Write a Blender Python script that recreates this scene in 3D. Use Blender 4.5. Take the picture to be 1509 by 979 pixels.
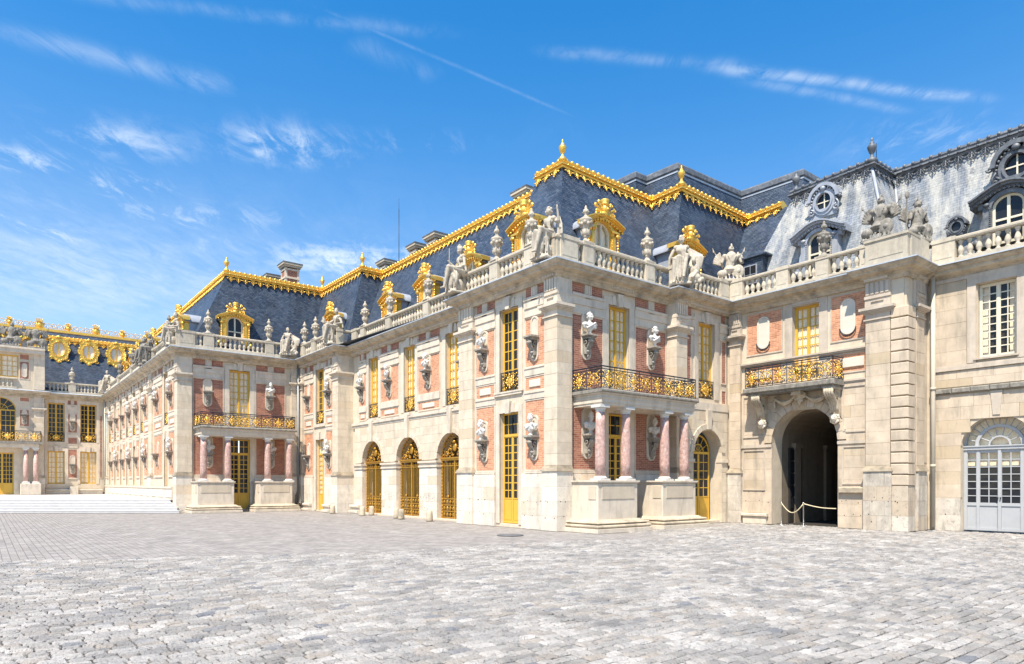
import bpy, bmesh, math, random
from mathutils import Matrix, Vector, noise
R = math.radians
PI = math.pi
sc = bpy.context.scene
for o in list(bpy.data.objects): bpy.data.objects.remove(o)
rnd = random.Random(7)

# ------------------------------------------------------------------ camera
TH = math.atan(778.5/988.0)
CAMX, CAMY, CAMH = 16.9588, -15.3165, 1.65
cam = bpy.data.cameras.new('camera'); camo = bpy.data.objects.new('camera', cam); sc.collection.objects.link(camo)
camo.location = (CAMX, CAMY, CAMH); camo.rotation_euler = (PI/2, 0, PI/2-TH)
cam.sensor_width = 36; cam.lens = 36*988/1509; cam.shift_y = 222.5/1509
cam.clip_start = 0.1; cam.clip_end = 4000
sc.camera = camo

# ------------------------------------------------------------------ sky, sun, exposure
SUN = Vector((.52, -1.0, 1.9)).normalized()
sun_el = math.asin(SUN.z); sun_rot = math.atan2(SUN.x, SUN.y)
w = bpy.data.worlds.new('World'); sc.world = w; w.use_nodes = True
nt = w.node_tree; nt.nodes.clear()
def N(nt, t, **k):
    n = nt.nodes.new(t)
    for a, b in k.items():
        if a == 'i':
            for q, v in b.items(): n.inputs[q].default_value = v
        else: setattr(n, a, b)
    return n
def Lk(nt, a, b): nt.links.new(a, b)
def MA(nt, op, a, b=None, c=None, clamp=False):
    n = nt.nodes.new('ShaderNodeMath'); n.operation = op; n.use_clamp = clamp
    for k, x in enumerate((a, b, c)):
        if x is None: continue
        if isinstance(x, (int, float)): n.inputs[k].default_value = x
        else: nt.links.new(x, n.inputs[k])
    return n.outputs[0]
sky = N(nt, 'ShaderNodeTexSky', sky_type='NISHITA', sun_disc=False, sun_elevation=sun_el, sun_rotation=sun_rot, air_density=1.0, dust_density=.35, ozone_density=2.2, altitude=100)
tc = N(nt, 'ShaderNodeTexCoord'); sep = N(nt, 'ShaderNodeSeparateXYZ'); Lk(nt, tc.outputs['Generated'], sep.inputs[0])
zz = MA(nt, 'MAXIMUM', sep.outputs[2], .03)
px = MA(nt, 'DIVIDE', sep.outputs[0], zz); py = MA(nt, 'DIVIDE', sep.outputs[1], zz)
# cloud-plane coordinates turned so that p runs along the view and q across it
cP = MA(nt, 'ADD', MA(nt, 'MULTIPLY', px, -math.cos(TH)), MA(nt, 'MULTIPLY', py, math.sin(TH)))
cQ = MA(nt, 'ADD', MA(nt, 'MULTIPLY', px, math.sin(TH)), MA(nt, 'MULTIPLY', py, math.cos(TH)))
comb = N(nt, 'ShaderNodeCombineXYZ'); Lk(nt, cP, comb.inputs[0]); Lk(nt, cQ, comb.inputs[1])
def wn(scale, detail, rough, sx, sy, rot, off):
    mp = N(nt, 'ShaderNodeMapping'); mp.inputs['Scale'].default_value = (sx, sy, 1); mp.inputs['Rotation'].default_value = (0, 0, rot); mp.inputs['Location'].default_value = off
    Lk(nt, comb.outputs[0], mp.inputs[0])
    n = N(nt, 'ShaderNodeTexNoise', i={'Scale': scale, 'Detail': detail, 'Roughness': rough, 'Distortion': .6}); Lk(nt, mp.outputs[0], n.inputs[0]); return n.outputs[0]
def ss(x, a, b, lo=0., hi=1.):
    m = N(nt, 'ShaderNodeMapRange', interpolation_type='SMOOTHSTEP'); Lk(nt, x, m.inputs[0])
    for k, v in ((1, a), (2, b), (3, lo), (4, hi)): m.inputs[k].default_value = v
    return m.outputs[0]
dmp = N(nt, 'ShaderNodeMapping'); dmp.inputs['Scale'].default_value = (5, 5, 15); Lk(nt, tc.outputs['Generated'], dmp.inputs[0]); dno = N(nt, 'ShaderNodeTexNoise', i={'Scale': 1.5, 'Detail': 10, 'Roughness': .62, 'Distortion': .4}); Lk(nt, dmp.outputs[0], dno.inputs[0]); soft = dno.outputs[0]
big = wn(.9, 4, .5, 1, 1, .3, (3.1, 1.2, 0)); wis = wn(2.6, 9, .66, .55, 1.5, .5, (0, 0, 0)); fine = wn(7, 8, .7, .6, 1.4, .4, (5, 2, 0))
def blob(p0, q0, rp, rq):      # one cloud patch at a direction in the sky
    a = MA(nt, 'DIVIDE', MA(nt, 'SUBTRACT', cP, p0), rp); b = MA(nt, 'DIVIDE', MA(nt, 'SUBTRACT', cQ, q0), rq)
    d = MA(nt, 'ADD', MA(nt, 'MULTIPLY', a, a), MA(nt, 'MULTIPLY', b, b)); return MA(nt, 'EXPONENT', MA(nt, 'MULTIPLY', d, -1.))
def streak(p0, q0, p1, q1, wd):
    L_ = math.hypot(p1-p0, q1-q0); ux, uy = (p1-p0)/L_, (q1-q0)/L_
    al = MA(nt, 'ADD', MA(nt, 'MULTIPLY', MA(nt, 'SUBTRACT', cP, p0), ux), MA(nt, 'MULTIPLY', MA(nt, 'SUBTRACT', cQ, q0), uy))
    ac = MA(nt, 'SUBTRACT', MA(nt, 'MULTIPLY', MA(nt, 'SUBTRACT', cP, p0), -uy), MA(nt, 'MULTIPLY', MA(nt, 'SUBTRACT', cQ, q0), -ux))
    ac = MA(nt, 'ADD', ac, MA(nt, 'MULTIPLY', MA(nt, 'SUBTRACT', wis, .5), wd*2.2))
    t = MA(nt, 'DIVIDE', ac, wd); g = MA(nt, 'EXPONENT', MA(nt, 'MULTIPLY', MA(nt, 'MULTIPLY', t, t), -1.))
    e = MA(nt, 'MULTIPLY', ss(al, -.1*L_, .15*L_), ss(al, .85*L_, 1.1*L_, 1, 0)); return MA(nt, 'MULTIPLY', g, e)
def sk(u, v):                  # a photo direction as cloud-plane coordinates
    z = (712-v)/988.; return (1/z, (u-754.5)/988./z)
den = MA(nt, 'MULTIPLY', ss(wis, .46, .78), ss(big, .42, .7))
dist = ss(cP, 1.8, 5.0)
den = MA(nt, 'MULTIPLY', den, MA(nt, 'MULTIPLY_ADD', dist, .42, .03))
fine2 = MA(nt, 'MULTIPLY_ADD', soft, .5, MA(nt, 'MULTIPLY', fine, .5))
def patch(u, v, ru, rv, amp, lo=.44, hi=.7, n=None):
    global den; n = fine2 if n is soft else n
    p, q = sk(u, v); p2, _ = sk(u, v-rv); q2 = sk(u+ru, v)[1]
    b = blob(p, q, abs(p-p2)*1.2, abs(q2-q)); den = MA(nt, 'MAXIMUM', den, MA(nt, 'MULTIPLY', MA(nt, 'MULTIPLY', b, ss(n or fine, lo, hi)), amp))
patch(420, 215, 80, 22, .9, .46, .64, soft); patch(160, 210, 105, 26, .7, .44, .68, soft); patch(30, 236, 70, 16, .7); patch(185, 275, 60, 18, .6)
patch(120, 410, 420, 80, .72, .30, .80, soft); patch(60, 330, 260, 50, .4, .42, .70, soft); patch(300, 370, 190, 30, .5, .4, .7, soft); patch(520, 385, 120, 22, .95, .40, .58, soft); patch(440, 385, 70, 16, .6)
patch(260, 325, 160, 22, .5); patch(60, 340, 140, 26, .6); patch(1350, 210, 90, 30, .35); patch(610, 210, 80, 12, .3)
def stk(a, b, wd, amp):
    global den
    p, q = sk(*a); r_, s_ = sk(*b)
    den = MA(nt, 'MAXIMUM', den, MA(nt, 'MULTIPLY', MA(nt, 'MULTIPLY', streak(p, q, r_, s_, wd), ss(fine, .3, .66)), amp))
stk((425, -8), (830, 165), .006, .12); stk((520, 60), (640, 115), .03, .12); stk((1040, 98), (1450, 148), .02, .42); stk((0, 48), (340, 130), .04, .26); stk((800, 75), (1100, 98), .02, .18); stk((120, -5), (660, 50), .02, .14); stk((1100, 118), (1340, 165), .018, .2)
tint = N(nt, 'ShaderNodeMix', data_type='RGBA', blend_type='MULTIPLY', i={0: 1.}); Lk(nt, sky.outputs[0], tint.inputs[6]); hz = ss(sep.outputs[2], .02, .62); tm = N(nt, 'ShaderNodeMix', data_type='RGBA'); Lk(nt, hz, tm.inputs[0]); tm.inputs[6].default_value = (1.25, 1.16, 1.10, 1); tm.inputs[7].default_value = (.20, .98, 1.42, 1); Lk(nt, tm.outputs[2], tint.inputs[7])
mixc = N(nt, 'ShaderNodeMix', data_type='RGBA'); Lk(nt, den, mixc.inputs[0]); Lk(nt, tint.outputs[2], mixc.inputs[6]); mixc.inputs[7].default_value = (5.2, 5.9, 6.6, 1)
bgn = N(nt, 'ShaderNodeBackground', i={1: .105}); Lk(nt, mixc.outputs[2], bgn.inputs[0])
wo = N(nt, 'ShaderNodeOutputWorld'); Lk(nt, bgn.outputs[0], wo.inputs[0])
sl = bpy.data.lights.new('sun', 'SUN'); sl.energy = 5.0; sl.angle = R(.53); sl.color = (1, .92, .80)
so = bpy.data.objects.new('sun', sl); sc.collection.objects.link(so); so.rotation_euler = SUN.to_track_quat('Z', 'Y').to_euler()
sc.view_settings.view_transform = 'Standard'; sc.view_settings.look = 'None'; sc.view_settings.gamma = 1; sc.view_settings.use_curve_mapping = False
sc.view_settings.exposure = .78
sc.render.engine = 'CYCLES'; sc.cycles.use_denoising = True; sc.cycles.max_bounces = 6; sc.cycles.diffuse_bounces = 3; sc.cycles.glossy_bounces = 3; sc.cycles.transparent_max_bounces = 8

# ------------------------------------------------------------------ materials
MATS = {}
def mat(name, col, rough=.8, metal=0, var=.12, nscale=3., bump=.15, bscale=40, objrand=0., stain=None, stain_amt=.0, kind=None, coord='UV', spec=.4, **kw):
    m = bpy.data.materials.new(name); m.use_nodes = True; t = m.node_tree; b = t.nodes['Principled BSDF']
    b.inputs['Roughness'].default_value = rough; b.inputs['Metallic'].default_value = metal; b.inputs['Specular IOR Level'].default_value = spec
    tcn = N(t, 'ShaderNodeTexCoord'); geo = N(t, 'ShaderNodeNewGeometry')
    src = geo.outputs['Position']
    n1 = N(t, 'ShaderNodeTexNoise', i={'Scale': nscale, 'Detail': 6, 'Roughness': .62}); Lk(t, src, n1.inputs[0])
    def mix(fac, a, b_, mode='MIX'):
        x = N(t, 'ShaderNodeMix', data_type='RGBA', blend_type=mode)
        for k, v in ((0, fac), (6, a), (7, b_)):
            if isinstance(v, (int, float)): x.inputs[k].default_value = v
            elif isinstance(v, tuple): x.inputs[k].default_value = (*v, 1) if len(v) == 3 else v
            else: Lk(t, v, x.inputs[k])
        return x.outputs[2]
    def ramp(x, a, b_, lo=0, hi=1):
        r = N(t, 'ShaderNodeMapRange'); Lk(t, x, r.inputs[0])
        for k, v in ((1, a), (2, b_), (3, lo), (4, hi)): r.inputs[k].default_value = v
        return r.outputs[0]
    base = (*col, 1)
    height = None
    if kind == 'brick':
        bt = N(t, 'ShaderNodeTexBrick', i={'Scale': 1., 'Mortar Size': .007, 'Mortar Smooth': .2, 'Bias': .0, 'Brick Width': kw.get('bw', .23), 'Row Height': kw.get('bh', .072)})
        Lk(t, tcn.outputs['UV'], bt.inputs[0])
        bt.inputs[1].default_value = (*col, 1); bt.inputs[2].default_value = (*kw['col2'], 1); bt.inputs[3].default_value = (*kw['mortar'], 1)
        base = bt.outputs[0]; height = MA(t, 'SUBTRACT', 1., bt.outputs[1])
    if kind == 'slate':
        bt = N(t, 'ShaderNodeTexBrick', i={'Scale': 1., 'Mortar Size': .006, 'Mortar Smooth': .1, 'Bias': 0., 'Brick Width': kw.get('bw', .19), 'Row Height': kw.get('bh', .095)})
        Lk(t, tcn.outputs['UV'], bt.inputs[0])
        bt.inputs[1].default_value = (*col, 1); bt.inputs[2].default_value = (*kw['col2'], 1); bt.inputs[3].default_value = (*kw['mortar'], 1)
        base = bt.outputs[0]; height = MA(t, 'SUBTRACT', 1., bt.outputs[1])
    v1 = ramp(n1.outputs[0], .3, .7, 1-var, 1+var)
    vm = N(t, 'ShaderNodeVectorMath', operation='SCALE')
    if isinstance(base, tuple): vm.inputs[0].default_value = base[:3]
    else: Lk(t, base, vm.inputs[0])
    Lk(t, v1, vm.inputs['Scale']); colr = vm.outputs[0]
    if objrand:
        oi = N(t, 'ShaderNodeObjectInfo'); at = N(t, 'ShaderNodeAttribute', attribute_name='rnd')
        rr = MA(t, 'FRACT', MA(t, 'ADD', oi.outputs['Random'], at.outputs['Fac']))
        sc_ = ramp(rr, 0, 1, 1-objrand, 1+objrand*.7); v2 = N(t, 'ShaderNodeVectorMath', operation='SCALE'); Lk(t, colr, v2.inputs[0]); Lk(t, sc_, v2.inputs['Scale']); colr = v2.outputs[0]
        if 'warm' in kw:
            r2 = MA(t, 'FRACT', MA(t, 'MULTIPLY', rr, 7.31)); colr = mix(ramp(r2, .72, .95, 0, .75), colr, kw['warm'])
        if 'dark' in kw:
            r3 = MA(t, 'FRACT', MA(t, 'MULTIPLY', rr, 13.7)); colr = mix(ramp(r3, kw.get('dark_at', .88), kw.get('dark_at', .88)+.06, 0, .8), colr, kw['dark'])
    if stain:
        mp = N(t, 'ShaderNodeMapping'); mp.inputs['Scale'].default_value = kw.get('sscale', (1.6, 1.6, .35)); Lk(t, src, mp.inputs[0])
        n2 = N(t, 'ShaderNodeTexNoise', i={'Scale': 1.6, 'Detail': 9, 'Roughness': .72}); Lk(t, mp.outputs[0], n2.inputs[0])
        lo = kw.get('slo', .5); colr = mix(ramp(n2.outputs[0], lo, lo+.22, 0, stain_amt), colr, stain)
    if kw.get('speck'):
        n4 = N(t, 'ShaderNodeTexNoise', i={'Scale': kw.get('spscale', 26.), 'Detail': 5, 'Roughness': .7}); Lk(t, src, n4.inputs[0])
        colr = mix(ramp(n4.outputs[0], .55, .72, 0, kw['speck']), colr, kw.get('speckcol', (.09, .085, .08)))
    Lk(t, colr, b.inputs['Base Color'])
    n3 = N(t, 'ShaderNodeTexNoise', i={'Scale': bscale, 'Detail': 4, 'Roughness': .6}); Lk(t, src, n3.inputs[0])
    h = n3.outputs[0]
    if height is not None: h = MA(t, 'MULTIPLY_ADD', height, kw.get('bh_amt', 2.), h)
    bp = N(t, 'ShaderNodeBump', i={'Strength': bump, 'Distance': kw.get('bdist', .02)}); Lk(t, h, bp.inputs['Height']); Lk(t, bp.outputs[0], b.inputs['Normal'])
    if metal and kw.get('rvar'):
        Lk(t, ramp(n1.outputs[0], .3, .7, rough-.1, rough+.18), b.inputs['Roughness'])
    MATS[name] = m; return m
STONE = mat('limestone', (.60, .505, .38), .85, stain=(.40, .33, .24), stain_amt=.55, var=.1, slo=.5)
BLOCK = mat('limestone_block', (.63, .53, .40), .85, objrand=.07, warm=(.56, .44, .30), stain=(.33, .285, .215), stain_amt=.7, var=.12, slo=.5, speck=.25, speckcol=(.3, .26, .2))
HONEY = mat('honey_limestone_block', (.56, .455, .34), .85, objrand=.06, warm=(.49, .385, .25), stain=(.22, .195, .155), stain_amt=.7, var=.17, nscale=1.6, slo=.5, speck=.3, speckcol=(.24, .21, .17))
HPLINTH = mat('pitted_limestone_block', (.56, .495, .41), .85, objrand=.12, warm=(.48, .37, .25), stain=(.18, .16, .135), stain_amt=.75, var=.16, slo=.49, speck=.85, spscale=11., speckcol=(.24, .21, .18))
HTRIM = mat('honey_dressed_stone', (.52, .44, .35), .85, stain=(.27, .235, .185), stain_amt=.6, var=.12, slo=.48)
PLINTH = mat('pale_plinth_stone', (.68, .605, .50), .85, objrand=.09, warm=(.60, .47, .33), stain=(.30, .265, .22), stain_amt=.65, var=.12, slo=.52, speck=.7, spscale=12., speckcol=(.28, .25, .21))
TRIM = mat('dressed_stone', (.63, .54, .425), .8, stain=(.28, .24, .19), stain_amt=.6, var=.1, slo=.5)
CORN = mat('weathered_cornice_stone', (.52, .43, .31), .85, stain=(.19, .16, .125), stain_amt=.8, var=.18, sscale=(1.1, 1.1, 1.6), slo=.45)
BALU = mat('balustrade_stone', (.50, .435, .335), .85, objrand=.12, stain=(.25, .22, .18), stain_amt=.6, var=.12, slo=.5, nscale=6)
STAT = mat('statue_stone', (.46, .40, .315), .8, stain=(.12, .11, .095), stain_amt=.8, var=.18, slo=.52, nscale=9, sscale=(4, 4, 2))
GREYST = mat('blackened_statue_stone', (.27, .245, .205), .85, stain=(.10, .09, .08), stain_amt=.8, var=.2, slo=.44, nscale=9, sscale=(4, 4, 2))
MARB = mat('white_marble', (.62, .59, .54), .5, var=.06, stain=(.45, .42, .36), stain_amt=.4, slo=.55, nscale=9, sscale=(5, 5, 3))
BRKT = mat('dark_bracket_stone', (.36, .32, .26), .85, stain=(.12, .11, .10), stain_amt=.75, slo=.45, nscale=9, sscale=(5, 5, 3))
BRP = mat('salmon_brick', (.67, .32, .18), .9, kind='brick', col2=(.47, .20, .11), mortar=(.72, .47, .31), var=.2, bump=.5, nscale=7, stain=(.60, .37, .25), stain_amt=.4)
BRR = mat('red_brick', (.42, .175, .105), .9, kind='brick', col2=(.27, .095, .06), mortar=(.50, .33, .24), var=.16, bump=.35)
SLATE = mat('blue_slate', (.030, .048, .082), .42, kind='slate', col2=(.085, .108, .145), mortar=(.012, .017, .025), var=.3, nscale=1.6, bump=.8, stain=(.095, .125, .18), stain_amt=.5, sscale=(.7, .7, .25), slo=.5, spec=.3)
SLATEW = mat('lichened_grey_slate', (.30, .32, .345), .6, kind='slate', col2=(.20, .225, .26), mortar=(.10, .11, .13), var=.35, nscale=1.1, bump=.5, stain=(.56, .53, .46), stain_amt=.9, sscale=(1.6, 1.6, .3), slo=.43, speck=.95, spscale=4.2, speckcol=(.10, .115, .14))
LEAD = mat('lead_sheet', (.34, .36, .40), .5, metal=.15, var=.15, stain=(.55, .58, .62), stain_amt=.5)
LEADD = mat('blackened_and_shaded_lead', (.115, .125, .14), .55, metal=.2, var=.3, stain=(.34, .33, .31), stain_amt=.6, slo=.48, sscale=(2, 2, 2))  # blackened lead on ridges and dormers; on the gutters it paints in shade
ZINC = mat('pale_zinc_flashing', (.50, .53, .57), .45, metal=.2, var=.12)
GOLD = mat('gilding', (.96, .58, .11), .33, metal=.62, var=.12, nscale=9, bump=.35, bscale=55, stain=(.38, .19, .03), stain_amt=.75, sscale=(9, 9, 9), slo=.5)
GOLDD = mat('aged_gilding', (.56, .30, .045), .4, metal=.6, var=.2, nscale=9, bump=.3, bscale=50, stain=(.26, .14, .03), stain_amt=.6, sscale=(7, 7, 7), slo=.48)
YEL = mat('ochre_yellow_paint', (.66, .385, .05), .45, var=.05, bump=.03)
WHT = mat('grey_white_paint', (.42, .42, .42), .5, var=.05, bump=.03)
CRM = mat('cream_paint', (.68, .62, .48), .5, var=.05, bump=.03)
IRON = mat('black_iron', (.03, .034, .045), .45, metal=.3, var=.2)
PIPE = mat('beige_painted_pipe', (.50, .44, .35), .5, var=.08)
PIPED = mat('grey_zinc_pipe', (.26, .26, .26), .5, metal=.3, var=.08)
PMARB = mat('pink_veined_marble', (.46, .285, .235), .4, var=.3, nscale=11, bump=.02, stain=(.72, .63, .58), stain_amt=.9, sscale=(9, 9, 5), slo=.5, spec=.4)
TABLET = mat('pale_tablet_stone', (.64, .58, .48), .8, var=.06)
PANEL = mat('smooth_panel_stone', (.55, .46, .345), .8, var=.08, stain=(.36, .30, .23), stain_amt=.5)
CURT = mat('cream_curtain', (.90, .80, .64), .95, var=.2, nscale=9)
PASS = mat('shaded_passage_stone', (.20, .16, .115), .9, stain=(.09, .075, .06), stain_amt=.6)  # stone colour darkened to imitate the shade inside the carriage passage
DARK = mat('dark_room', (.028, .024, .02), .9, var=.1)  # near-black that stands in for unlit depth behind windows and in the passage
ROPE = mat('gold_rope', (.66, .56, .36), .7, var=.1)
CHROME = mat('brushed_metal_post', (.6, .6, .6), .3, metal=.9, var=.03)
COB = mat('pale_granite_sett', (.36, .33, .297), .85, objrand=.30, warm=(.325, .275, .225), dark=(.15, .155, .17), dark_at=.93, var=.30, nscale=1.1, bump=.9, bscale=24, stain=(.17, .165, .165), stain_amt=.6, sscale=(.55, .55, .55), slo=.47, speck=.95, spscale=16., speckcol=(.095, .09, .09), bdist=.04)
GAP = mat('sandy_joint', (.19, .175, .155), .95, var=.2)
FAR = mat('small_brownish_setts', (.335, .30, .27), .85, kind='brick', col2=(.25, .225, .205), mortar=(.19, .17, .15), bw=.19, bh=.15, var=.22, nscale=1.5, bump=.7, bh_amt=3, speck=.5, spscale=11, speckcol=(.20, .18, .165))
STEP = mat('white_marble_step', (.46, .44, .425), .6, var=.08, stain=(.45, .45, .46), stain_amt=.5)
def glass(name, dark):
    m = bpy.data.materials.new(name); m.use_nodes = True; t = m.node_tree; t.nodes.clear()
    o = N(t, 'ShaderNodeOutputMaterial'); gl = N(t, 'ShaderNodeBsdfGlossy', i={'Roughness': .04})
    if dark:
        a = N(t, 'ShaderNodeBsdfDiffuse'); a.inputs[0].default_value = (.018, .02, .024, 1)
    else: a = N(t, 'ShaderNodeBsdfTransparent', i={0: (1., .98, .95, 1)})
    geo = N(t, 'ShaderNodeNewGeometry'); nz = N(t, 'ShaderNodeTexNoise', i={'Scale': 2.5}); Lk(t, geo.outputs['Position'], nz.inputs[0])
    bp = N(t, 'ShaderNodeBump', i={'Strength': .12, 'Distance': .05}); Lk(t, nz.outputs[0], bp.inputs['Height']); Lk(t, bp.outputs[0], gl.inputs['Normal'])
    mx = N(t, 'ShaderNodeMixShader'); vd = N(t, 'ShaderNodeVectorMath', operation='DOT_PRODUCT'); Lk(t, geo.outputs['Normal'], vd.inputs[0]); Lk(t, geo.outputs['Incoming'], vd.inputs[1]); Lk(t, MA(t, 'MULTIPLY_ADD', MA(t, 'POWER', MA(t, 'SUBTRACT', 1., MA(t, 'ABSOLUTE', vd.outputs['Value'])), 4.), .45, .035 if dark else .02), mx.inputs[0]); Lk(t, a.outputs[0], mx.inputs[1]); Lk(t, gl.outputs[0], mx.inputs[2]); Lk(t, mx.outputs[0], o.inputs[0])
    return m
GDARK = glass('dark_pane_glass', True); GCLR = glass('clear_pane_glass', False)

# ------------------------------------------------------------------ mesh helpers (wall coordinates: x right, d outward = -y, z up)
class MB:
    def __init__(s): s.v = []; s.f = []; s.sm = []; s.rn = []; s.cur = 0.
    def add(s, vs, fs, smooth=False):
        n = len(s.v); s.v += [tuple(p) for p in vs]
        for f in fs: s.f.append(tuple(i+n for i in f)); s.sm.append(smooth); s.rn.append(s.cur)
        return s
    def box(s, x0, x1, d0, d1, z0, z1):
        y0, y1 = -d1, -d0
        return s.add([(x0, y0, z0), (x1, y0, z0), (x1, y1, z0), (x0, y1, z0), (x0, y0, z1), (x1, y0, z1), (x1, y1, z1), (x0, y1, z1)],
                     [(0, 1, 5, 4), (1, 2, 6, 5), (2, 3, 7, 6), (3, 0, 4, 7), (4, 5, 6, 7), (3, 2, 1, 0)])
    def cbox(s, x0, x1, d0, d1, z0, z1, c=.008):   # front edges chamfered
        y0, y1 = -d1, -d0
        vs = [(x0, y1, z0), (x1, y1, z0), (x1, y1, z1), (x0, y1, z1), (x0, y0+c, z0), (x1, y0+c, z0), (x1, y0+c, z1), (x0, y0+c, z1), (x0+c, y0, z0+c), (x1-c, y0, z0+c), (x1-c, y0, z1-c), (x0+c, y0, z1-c)]
        return s.add(vs, [(8, 9, 10, 11), (4, 5, 9, 8), (5, 6, 10, 9), (6, 7, 11, 10), (7, 4, 8, 11), (0, 1, 5, 4), (1, 2, 6, 5), (2, 3, 7, 6), (3, 0, 4, 7)])
    def lathe(s, prof, n=16, cx=0, cy=0, cz=0, smooth=True):
        vs = []; fs = []
        for r, z in prof:
            for k in range(n): a = 2*PI*k/n; vs.append((cx+r*math.cos(a), cy+r*math.sin(a), cz+z))
        for j in range(len(prof)-1):
            for k in range(n): fs.append((j*n+k, j*n+(k+1) % n, (j+1)*n+(k+1) % n, (j+1)*n+k))
        fs.append(tuple(reversed(range(n)))); fs.append(tuple((len(prof)-1)*n+k for k in range(n)))
        return s.add(vs, fs, smooth)
    def tube(s, pts, r, n=5, smooth=True, r2=None, closed=False):
        pts = [Vector(p) for p in pts]; m = len(pts); vs = []; fs = []
        up = Vector((0, 0, 1))
        for i, p in enumerate(pts):
            if closed: t = pts[(i+1) % m]-pts[i-1]
            else: t = pts[min(i+1, m-1)]-pts[max(i-1, 0)]
            t.normalize(); a = up if abs(t.z) < .95 else Vector((0, 1, 0)); x = t.cross(a).normalized(); y = x.cross(t)
            q = r if r2 is None else r+(r2-r)*i/(m-1)
            for k in range(n): an = 2*PI*k/n; vs.append(p+x*q*math.cos(an)+y*q*math.sin(an))
        for i in range(m if closed else m-1):
            for k in range(n): fs.append((i*n+k, i*n+(k+1) % n, ((i+1) % m)*n+(k+1) % n, ((i+1) % m)*n+k))
        if not closed: fs.append(tuple(reversed(range(n)))); fs.append(tuple((m-1)*n+k for k in range(n)))
        return s.add(vs, [tuple(reversed(f)) for f in fs], smooth)
    def ball(s, c, r, n=8, m=6, smooth=True, rot=None):
        rx, ry, rz = (r, r, r) if isinstance(r, (int, float)) else r
        vs = []; fs = []
        for j in range(1, m):
            a = PI*j/m
            for k in range(n): b = 2*PI*k/n; vs.append(Vector((rx*math.sin(a)*math.cos(b), ry*math.sin(a)*math.sin(b), -rz*math.cos(a))))
        vs += [Vector((0, 0, -rz)), Vector((0, 0, rz))]; B = len(vs)-2; T = B+1
        if rot is not None: vs = [rot @ p for p in vs]
        vs = [p+Vector(c) for p in vs]
        for j in range(m-2):
            for k in range(n): fs.append((j*n+k, j*n+(k+1) % n, (j+1)*n+(k+1) % n, (j+1)*n+k))
        for k in range(n): fs.append((B, (k+1) % n, k)); fs.append(((m-2)*n+k, (m-2)*n+(k+1) % n, T))
        return s.add(vs, fs, smooth)
    def caps(s, a, b, ra, rb=None, n=10):     # closed tapered capsule
        rb = ra if rb is None else rb; a = Vector(a); b = Vector(b); t = (b-a); L_ = t.length; q = t.to_track_quat('Z', 'Y') if L_ > 1e-6 else Matrix.Identity(3).to_quaternion()
        prof = [(ra*math.sin(x), -ra*math.cos(x)) for x in (.35, .8, 1.2, PI/2)]+[(rb*math.cos(x), L_+rb*math.sin(x)) for x in (0, .4, .8, 1.25)]
        k = len(s.v); s.lathe(prof, n); 
        for i in range(k, len(s.v)): s.v[i] = tuple(q @ Vector(s.v[i])+a)
        return s
    def prism(s, poly, d0, d1, smooth=False):  # poly of (x,z) counter-clockwise seen from outside, extruded in depth
        n = len(poly); vs = [(x, -d1, z) for x, z in poly]+[(x, -d0, z) for x, z in poly]
        fs = [tuple(range(n)), tuple(range(2*n-1, n-1, -1))]+[(i, i+n, (i+1) % n+n, (i+1) % n) for i in range(n)]
        return s.add(vs, fs, smooth)
    def sweep(s, path, prof, pre=None, post=None, smooth=False, cap=True):
        P = [Vector(p) for p in path]; m = len(P); off = []
        for i in range(m):
            a = P[i-1] if i else (Vector(pre) if pre else None); b = P[i+1] if i < m-1 else (Vector(post) if post else None)
            d1 = (P[i]-a).normalized() if a is not None else None; d2 = (b-P[i]).normalized() if b is not None else None
            if d1 is None: d1 = d2
            if d2 is None: d2 = d1
            n1 = Vector((d1.y, -d1.x)); n2 = Vector((d2.y, -d2.x)); off.append((n1+n2)/(1+n1.dot(n2)))
        k = len(prof); vs = []
        for i in range(m):
            for d, z in prof: vs.append((P[i].x+off[i].x*d, P[i].y+off[i].y*d, z))
        fs = [(i*k+j, (i+1)*k+j, (i+1)*k+j+1, i*k+j+1) for i in range(m-1) for j in range(k-1)]
        if cap:
            if not pre: fs.append(tuple(range(k)))
            if not post: fs.append(tuple(reversed(range((m-1)*k, m*k))))
        return s.add(vs, fs, smooth)
    def mesh(s, name, m):
        me = bpy.data.meshes.new(name); me.from_pydata(s.v, [], s.f); me.update()
        if m: me.materials.append(m)
        me.polygons.foreach_set('use_smooth', s.sm)
        if any(s.rn):
            at = me.attributes.new('rnd', 'FLOAT', 'FACE'); at.data.foreach_set('value', s.rn)
        uv = me.uv_layers.new(name='UVMap'); data = [0.]*(2*len(me.loops)); vv = me.vertices
        for p in me.polygons:
            n = p.normal
            if abs(n.z) > .95: t = Vector((1, 0, 0)); b = Vector((0, 1, 0))
            else: t = Vector((-n.y, n.x, 0)).normalized(); b = n.cross(t)
            for li in p.loop_indices:
                c = vv[me.loops[li].vertex_index].co; data[2*li] = c.dot(t); data[2*li+1] = c.dot(b)
        uv.data.foreach_set('uv', data)
        return me
COL = sc.collection
def ob(name, me, parent=None, mx=None):
    o = bpy.data.objects.new(name, me); COL.objects.link(o)
    if parent: o.parent = parent
    if mx is not None: o.matrix_local = mx
    return o
def tag(o, label=None, cat=None, group=None, kind=None):
    if label: o['label'] = label
    if cat: o['category'] = cat
    if group: o['group'] = group
    if kind: o['kind'] = kind
    return o
def T(x, d, z, rz=0, s=1): return Matrix.Translation((x, -d, z)) @ Matrix.Rotation(rz, 4, 'Z') @ Matrix.Scale(s, 4)
CACHE = {}
def cached(key, fn):
    if key not in CACHE: CACHE[key] = fn()
    return CACHE[key]

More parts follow.
